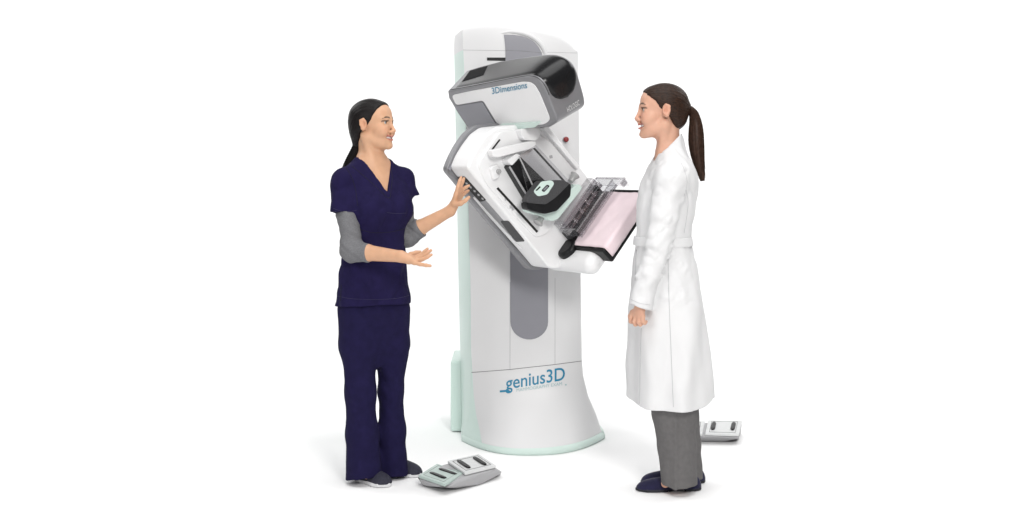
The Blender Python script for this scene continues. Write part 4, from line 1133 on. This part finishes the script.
# belt band follows the waist
def ring(fd_rows, py, grow, S0=-9, n=72):
    z_ = dz(py); rows_ = np.array(sorted(fd_rows)); a_, b_, p_, q_ = (np.interp(z_, rows_[:,0], rows_[:,c]) for c in (1,2,3,4))
    out = []
    for k in range(n):
        t = 2*math.pi*k/n; c_, s_ = math.cos(t), math.sin(t)
        e_ = 2/2.1; F = a_+(p_+grow)*np.sign(c_)*abs(c_)**e_; S = b_+(q_+grow)*np.sign(s_)*abs(s_)**e_
        w3 = dorg+df*F+ds*S; out.append(Vector((w3[0], w3[1], z_)))
    return out
bm = bmesh.new()
grid_mesh(bm, [ring(coat_rows,245.2,-.004),ring(coat_rows,244.9,.0065),ring(coat_rows,241,.0085),ring(coat_rows,236.6,.0065),ring(coat_rows,236.3,-.004)], True)
finish('belt', bm, 'coat', coat, ang=60)
# stitched seams and pocket edges on the coat surface: raycast the coat from the side
from mathutils.bvhtree import BVHTree
bv = BVHTree.FromPolygons([tuple(q) for q in CV], [tuple(p.vertices) for p in coat.data.polygons])
def on_coat(px, py, off=.0006):
    o_, d_ = ray(px, py); r = bv.ray_cast(o_, d_.normalized())
    return r[0]+r[1]*off if r[0] else None
def stitch(name, pts, rad=.0011, m='seamsoft', n=26):
    sp = [on_coat(*p_) for p_ in spline(pts, n)]; sp = [q for q in sp if q]
    if len(sp) < 3: return
    bm = bmesh.new(); tube(bm, sp, rad, 6); finish(name, bm, m, coat)
M['stitch'] = mat('coat_seam_thread', (.48,.48,.49), .9)
stitch('side_seam', [(668,256),(669,300),(671,350),(673.5,407)], .0011, 'stitch')
stitch('front_edge', [(641.5,328),(640.5,360),(639.5,404)], .0016, 'stitch')
stitch('pocket_edge', [(636.5,250),(636,265),(635.2,281)], .0014, 'stitch')
stitch('back_seam', [(686,190),(688,205),(684,233)], .0010, 'stitch')
stitch('shoulder_seam', [(681,163),(685,172),(687,184),(684,196)], .0009, 'stitch')
stitch('cuff_seam', [(630.5,299),(639,303),(650,305)], .0008, 'stitch')
# trousers
tr = Field((D(640,0)[0], DY-.17, 0), (D(710,0)[0], DY+.17, dz(370)), .004)
for pts, rad in (([D(673,380,-.065),D(673.5,412,-.065),D(677,445,-.06),D(679.3,486,-.055)],[.092,.090,.081,.074]),
                 ([D(676,380,.06),D(677,412,.06),D(683,445,.06),D(686.5,486,.055)],[.09,.09,.078,.07])):
    tr.chain(pts, rad, .012)
tr.cut(lambda X, Y, Z: .036+.045*np.clip(-(X-D(684,0)[0]),0,.2)-Z)
def dfold(x, y, z):
    cr = -.006*np.exp(-((x-(D(671,0)[0]))/.008)**2)*(y < DY)
    return cr+.0045*vnoise(x*20+3, y*20, z*5)+.003*vnoise(x*30, y*30+3, z*16+x*12)
tr.disp(dfold)
solid('trousers', tr, 'trouser', doc, 1)
shoe('shoe', PZ(699.5,489.8,0), PZ(636.5,490.8,0), .040, 'suede', 'solenavy', doc, .014, .062, loafer=True)
shoe('shoe', PZ(703.5,482.4,0), PZ(641.5,483.6,0), .040, 'suede', 'solenavy', doc, .014, .062, loafer=True)

# ================================================================== light
wd = bpy.data.worlds.new('World'); scene.world = wd; wd.use_nodes = True
bg = wd.node_tree.nodes['Background']; bg.inputs[0].default_value = (1,1,1,1); bg.inputs[1].default_value = .10
def area(name, loc, target, size, power, sy=None, color=(1,1,1)):
    l = bpy.data.lights.new(name, 'AREA'); l.energy = power; l.size = size; l.color = color
    if sy: l.shape = 'RECTANGLE'; l.size_y = sy
    o = bpy.data.objects.new(name, l); col.objects.link(o); o.location = loc
    o.rotation_euler = (Vector(target)-Vector(loc)).to_track_quat('-Z','Y').to_euler()
    return o
area('overhead_softbox', (.4,-2.2,7.0), (0,-1.2,0), 6.0, 362, 6.0)
area('key_softbox', (1.5,-6.2,3.6), (0,-.3,1.0), 1.3, 212, 1.3, (1,.985,.965))
area('fill_softbox', (-3.8,-5.0,2.4), (0,-.3,1.1), 1.8, 78, 1.8)
area('backdrop_light', (-4.0,1.4,4.6), (-1,4.0,1.6), 2.2, 98, 2.2)
area('backdrop_light', (4.0,1.4,4.6), (1,4.0,1.6), 2.2, 98, 2.2)
vs = scene.view_settings
vs.view_transform = 'Standard'; vs.look = 'None'; vs.exposure = 0; vs.gamma = 1
scene.cycles.use_denoising = True
scene.cycles.max_bounces = 6; scene.cycles.transparent_max_bounces = 24
